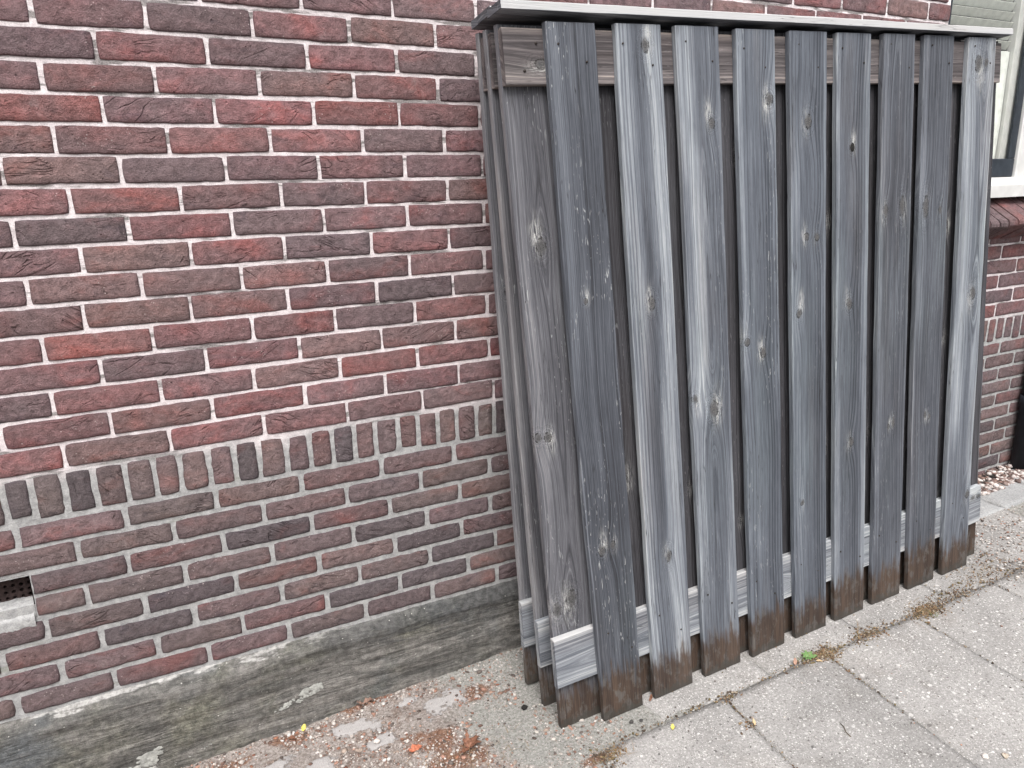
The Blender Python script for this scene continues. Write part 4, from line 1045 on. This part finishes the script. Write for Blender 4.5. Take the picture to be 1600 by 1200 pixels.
# crumpled maple leaf: several curled lobes
ml = empty('fallen_leaf', gl(1.285, -.355), 'large crumpled brown leaf lying on the rubble in front of the wall', 'leaf')
for i, (az, L, W, cu, ti) in enumerate(((35, .060, .022, -1.1, -.45), (75, .042, .018, 1.0, -.2), (10, .046, .018, -1.3, -.55), (-40, .032, .016, .9, -.35), (215, .045, .016, .5, -.12), (110, .028, .014, .8, -.3))):
    solid(obj('lobe', leaf_mesh('lobe', L, W, 1.5, cu, 20+i, .35, .5), LB, ml, (0, 0, .006), (0, ti, math.radians(az))), .0007)
ol = empty('fallen_leaf', gl(1.150, -.290), 'orange-red dry leaf fragment left of the crumpled brown leaf', 'leaf')
for i, (az, L, W, cu, ti) in enumerate(((25, .034, .022, -.7, -.25), (150, .016, .012, .6, -.3), (75, .020, .010, .7, -.6))):
    solid(obj('lobe', leaf_mesh('lobe', L, W, 0, cu, 50+i, .3, .35), LO_, ol, (0, 0, .004), (0, ti, math.radians(az))), .0007)
dl = empty('fallen_leaf', gl(1.085, -.045, .006), 'dull brown curled leaf lying against the mossy base band', 'leaf')
for i, (az, L, W, cu, ti) in enumerate(((20, .040, .022, -1.2, -.35), (190, .028, .020, .9, -.2))):
    solid(obj('lobe', leaf_mesh('lobe', L, W, 1.5, cu, 70+i, .35, .4), mat_leaf('dead_leaf_dull', (.20, .12, .09), (.30, .20, .16)), dl, (0, 0, .003), (0, ti, math.radians(az))), .0007)
leaf_thing('small bright yellow petal-like leaf beside the mossy base band', gl(.905, -.048, .005), .020, .015, 0, .5, 5, LY, 1.0, -.3)
leaf_thing('small dark red-brown leaf scrap near the yellow leaf', gl(.862, -.058, .004), .022, .012, 0, -.7, 8, LB, -.4, -.2)
leaf_thing('tiny yellow-green leaf lying on the nearest concrete slab', sl(1.797, -.575), .015, .011, 0, .8, 11, LY, .9, -.3)
leaf_thing('tan boat-shaped dry leaf below the green weed', sl(2.352, -.568, .007), .030, .010, 0, -.8, 14, LT, -.35, -.1)
leaf_thing('pinkish brown leaf scrap left of the green weed', sl(2.285, -.548, .006), .022, .012, 0, .9, 15, mat_leaf('dead_leaf_pink', (.30, .17, .12), (.38, .24, .18)), .8, -.3)
leaf_thing('tan leaf scrap lodged in the left cross joint', sl(2.000, -.675, .006), .018, .009, 0, .6, 16, LT, 1.2, -.2)
leaf_thing('pale tan leaf scrap on the slab at the bottom right', sl(2.45, -1.075, .006), .026, .018, 0, -.6, 19, mat_leaf('dead_leaf_pale', (.40, .34, .27), (.50, .44, .36)), .6, -.15)
leaf_thing('brown leaf scrap wedged at the foot of the second fence board', sl(1.812, -.452, .005), .022, .010, 0, 1.2, 21, LB, .3, -.5)
tube('twig', [sl(2.200, -.785, .0065), sl(2.196, -.800, .0075), sl(2.186, -.815, .0068), sl(2.183, -.832, .0065)], [.0009, .0012, .0012, .0015], M['twig'], None, 8, label='short dark bent twig lying on a concrete slab', category='twig')
def rock(name, label, cat, loc, rad, mat, seed, flat=.65):
    v, f = ico(); R3 = np.random.RandomState(seed)
    # one subdivision
    V = list(map(tuple, v)); F = []; cache = {}
    def mid(a, b):
        k = (min(a, b), max(a, b))
        if k not in cache:
            m_ = (np.array(V[a])+np.array(V[b]))/2; V.append(tuple(m_/np.linalg.norm(m_))); cache[k] = len(V)-1
        return cache[k]
    for a, b, c in f:
        ab, bc, ca = mid(a, b), mid(b, c), mid(c, a); F += [(a, ab, ca), (b, bc, ab), (c, ca, bc), (ab, bc, ca)]
    V = np.array(V)*(1+.22*R3.uniform(-1, 1, (len(V), 1)))*np.array([rad*1.15, rad*.9, rad*flat])
    me = mesh(name, V, F, True, {'col': ('FLOAT_COLOR', np.tile((.62, .57, .53, 1), (len(V), 1)))})
    return obj(name, me, mat, None, (loc[0], loc[1], loc[2]+rad*flat*.55), label=label, category=cat)
rock('dirt_clump', 'black clump of dirt on the concrete left of the fence panels', 'dirt clump', gl(1.490, -.289), .0085, M['black'], 3, .8)
rock('pebble', 'pale rounded pebble between orange leaf and base band', 'pebble', gl(1.075, -.205), .0085, M['pebble'], 5)
rock('pebble', 'whitish pebble on the slab at the bottom right', 'pebble', sl(2.415, -1.045, .002), .0085, M['pebble'], 6)
rock('pebble', 'dark grey pebble in front of the first fence board', 'pebble', sl(1.720, -.492, .001), .006, plain('dark_stone', (.07, .066, .062), .85), 7)
rock('pebble', 'small dark pebble beside the dark grey pebble', 'pebble', sl(1.748, -.500, .001), .0048, plain('dark_stone_small', (.06, .058, .056), .85), 8)
print('brick parts', n_parts)
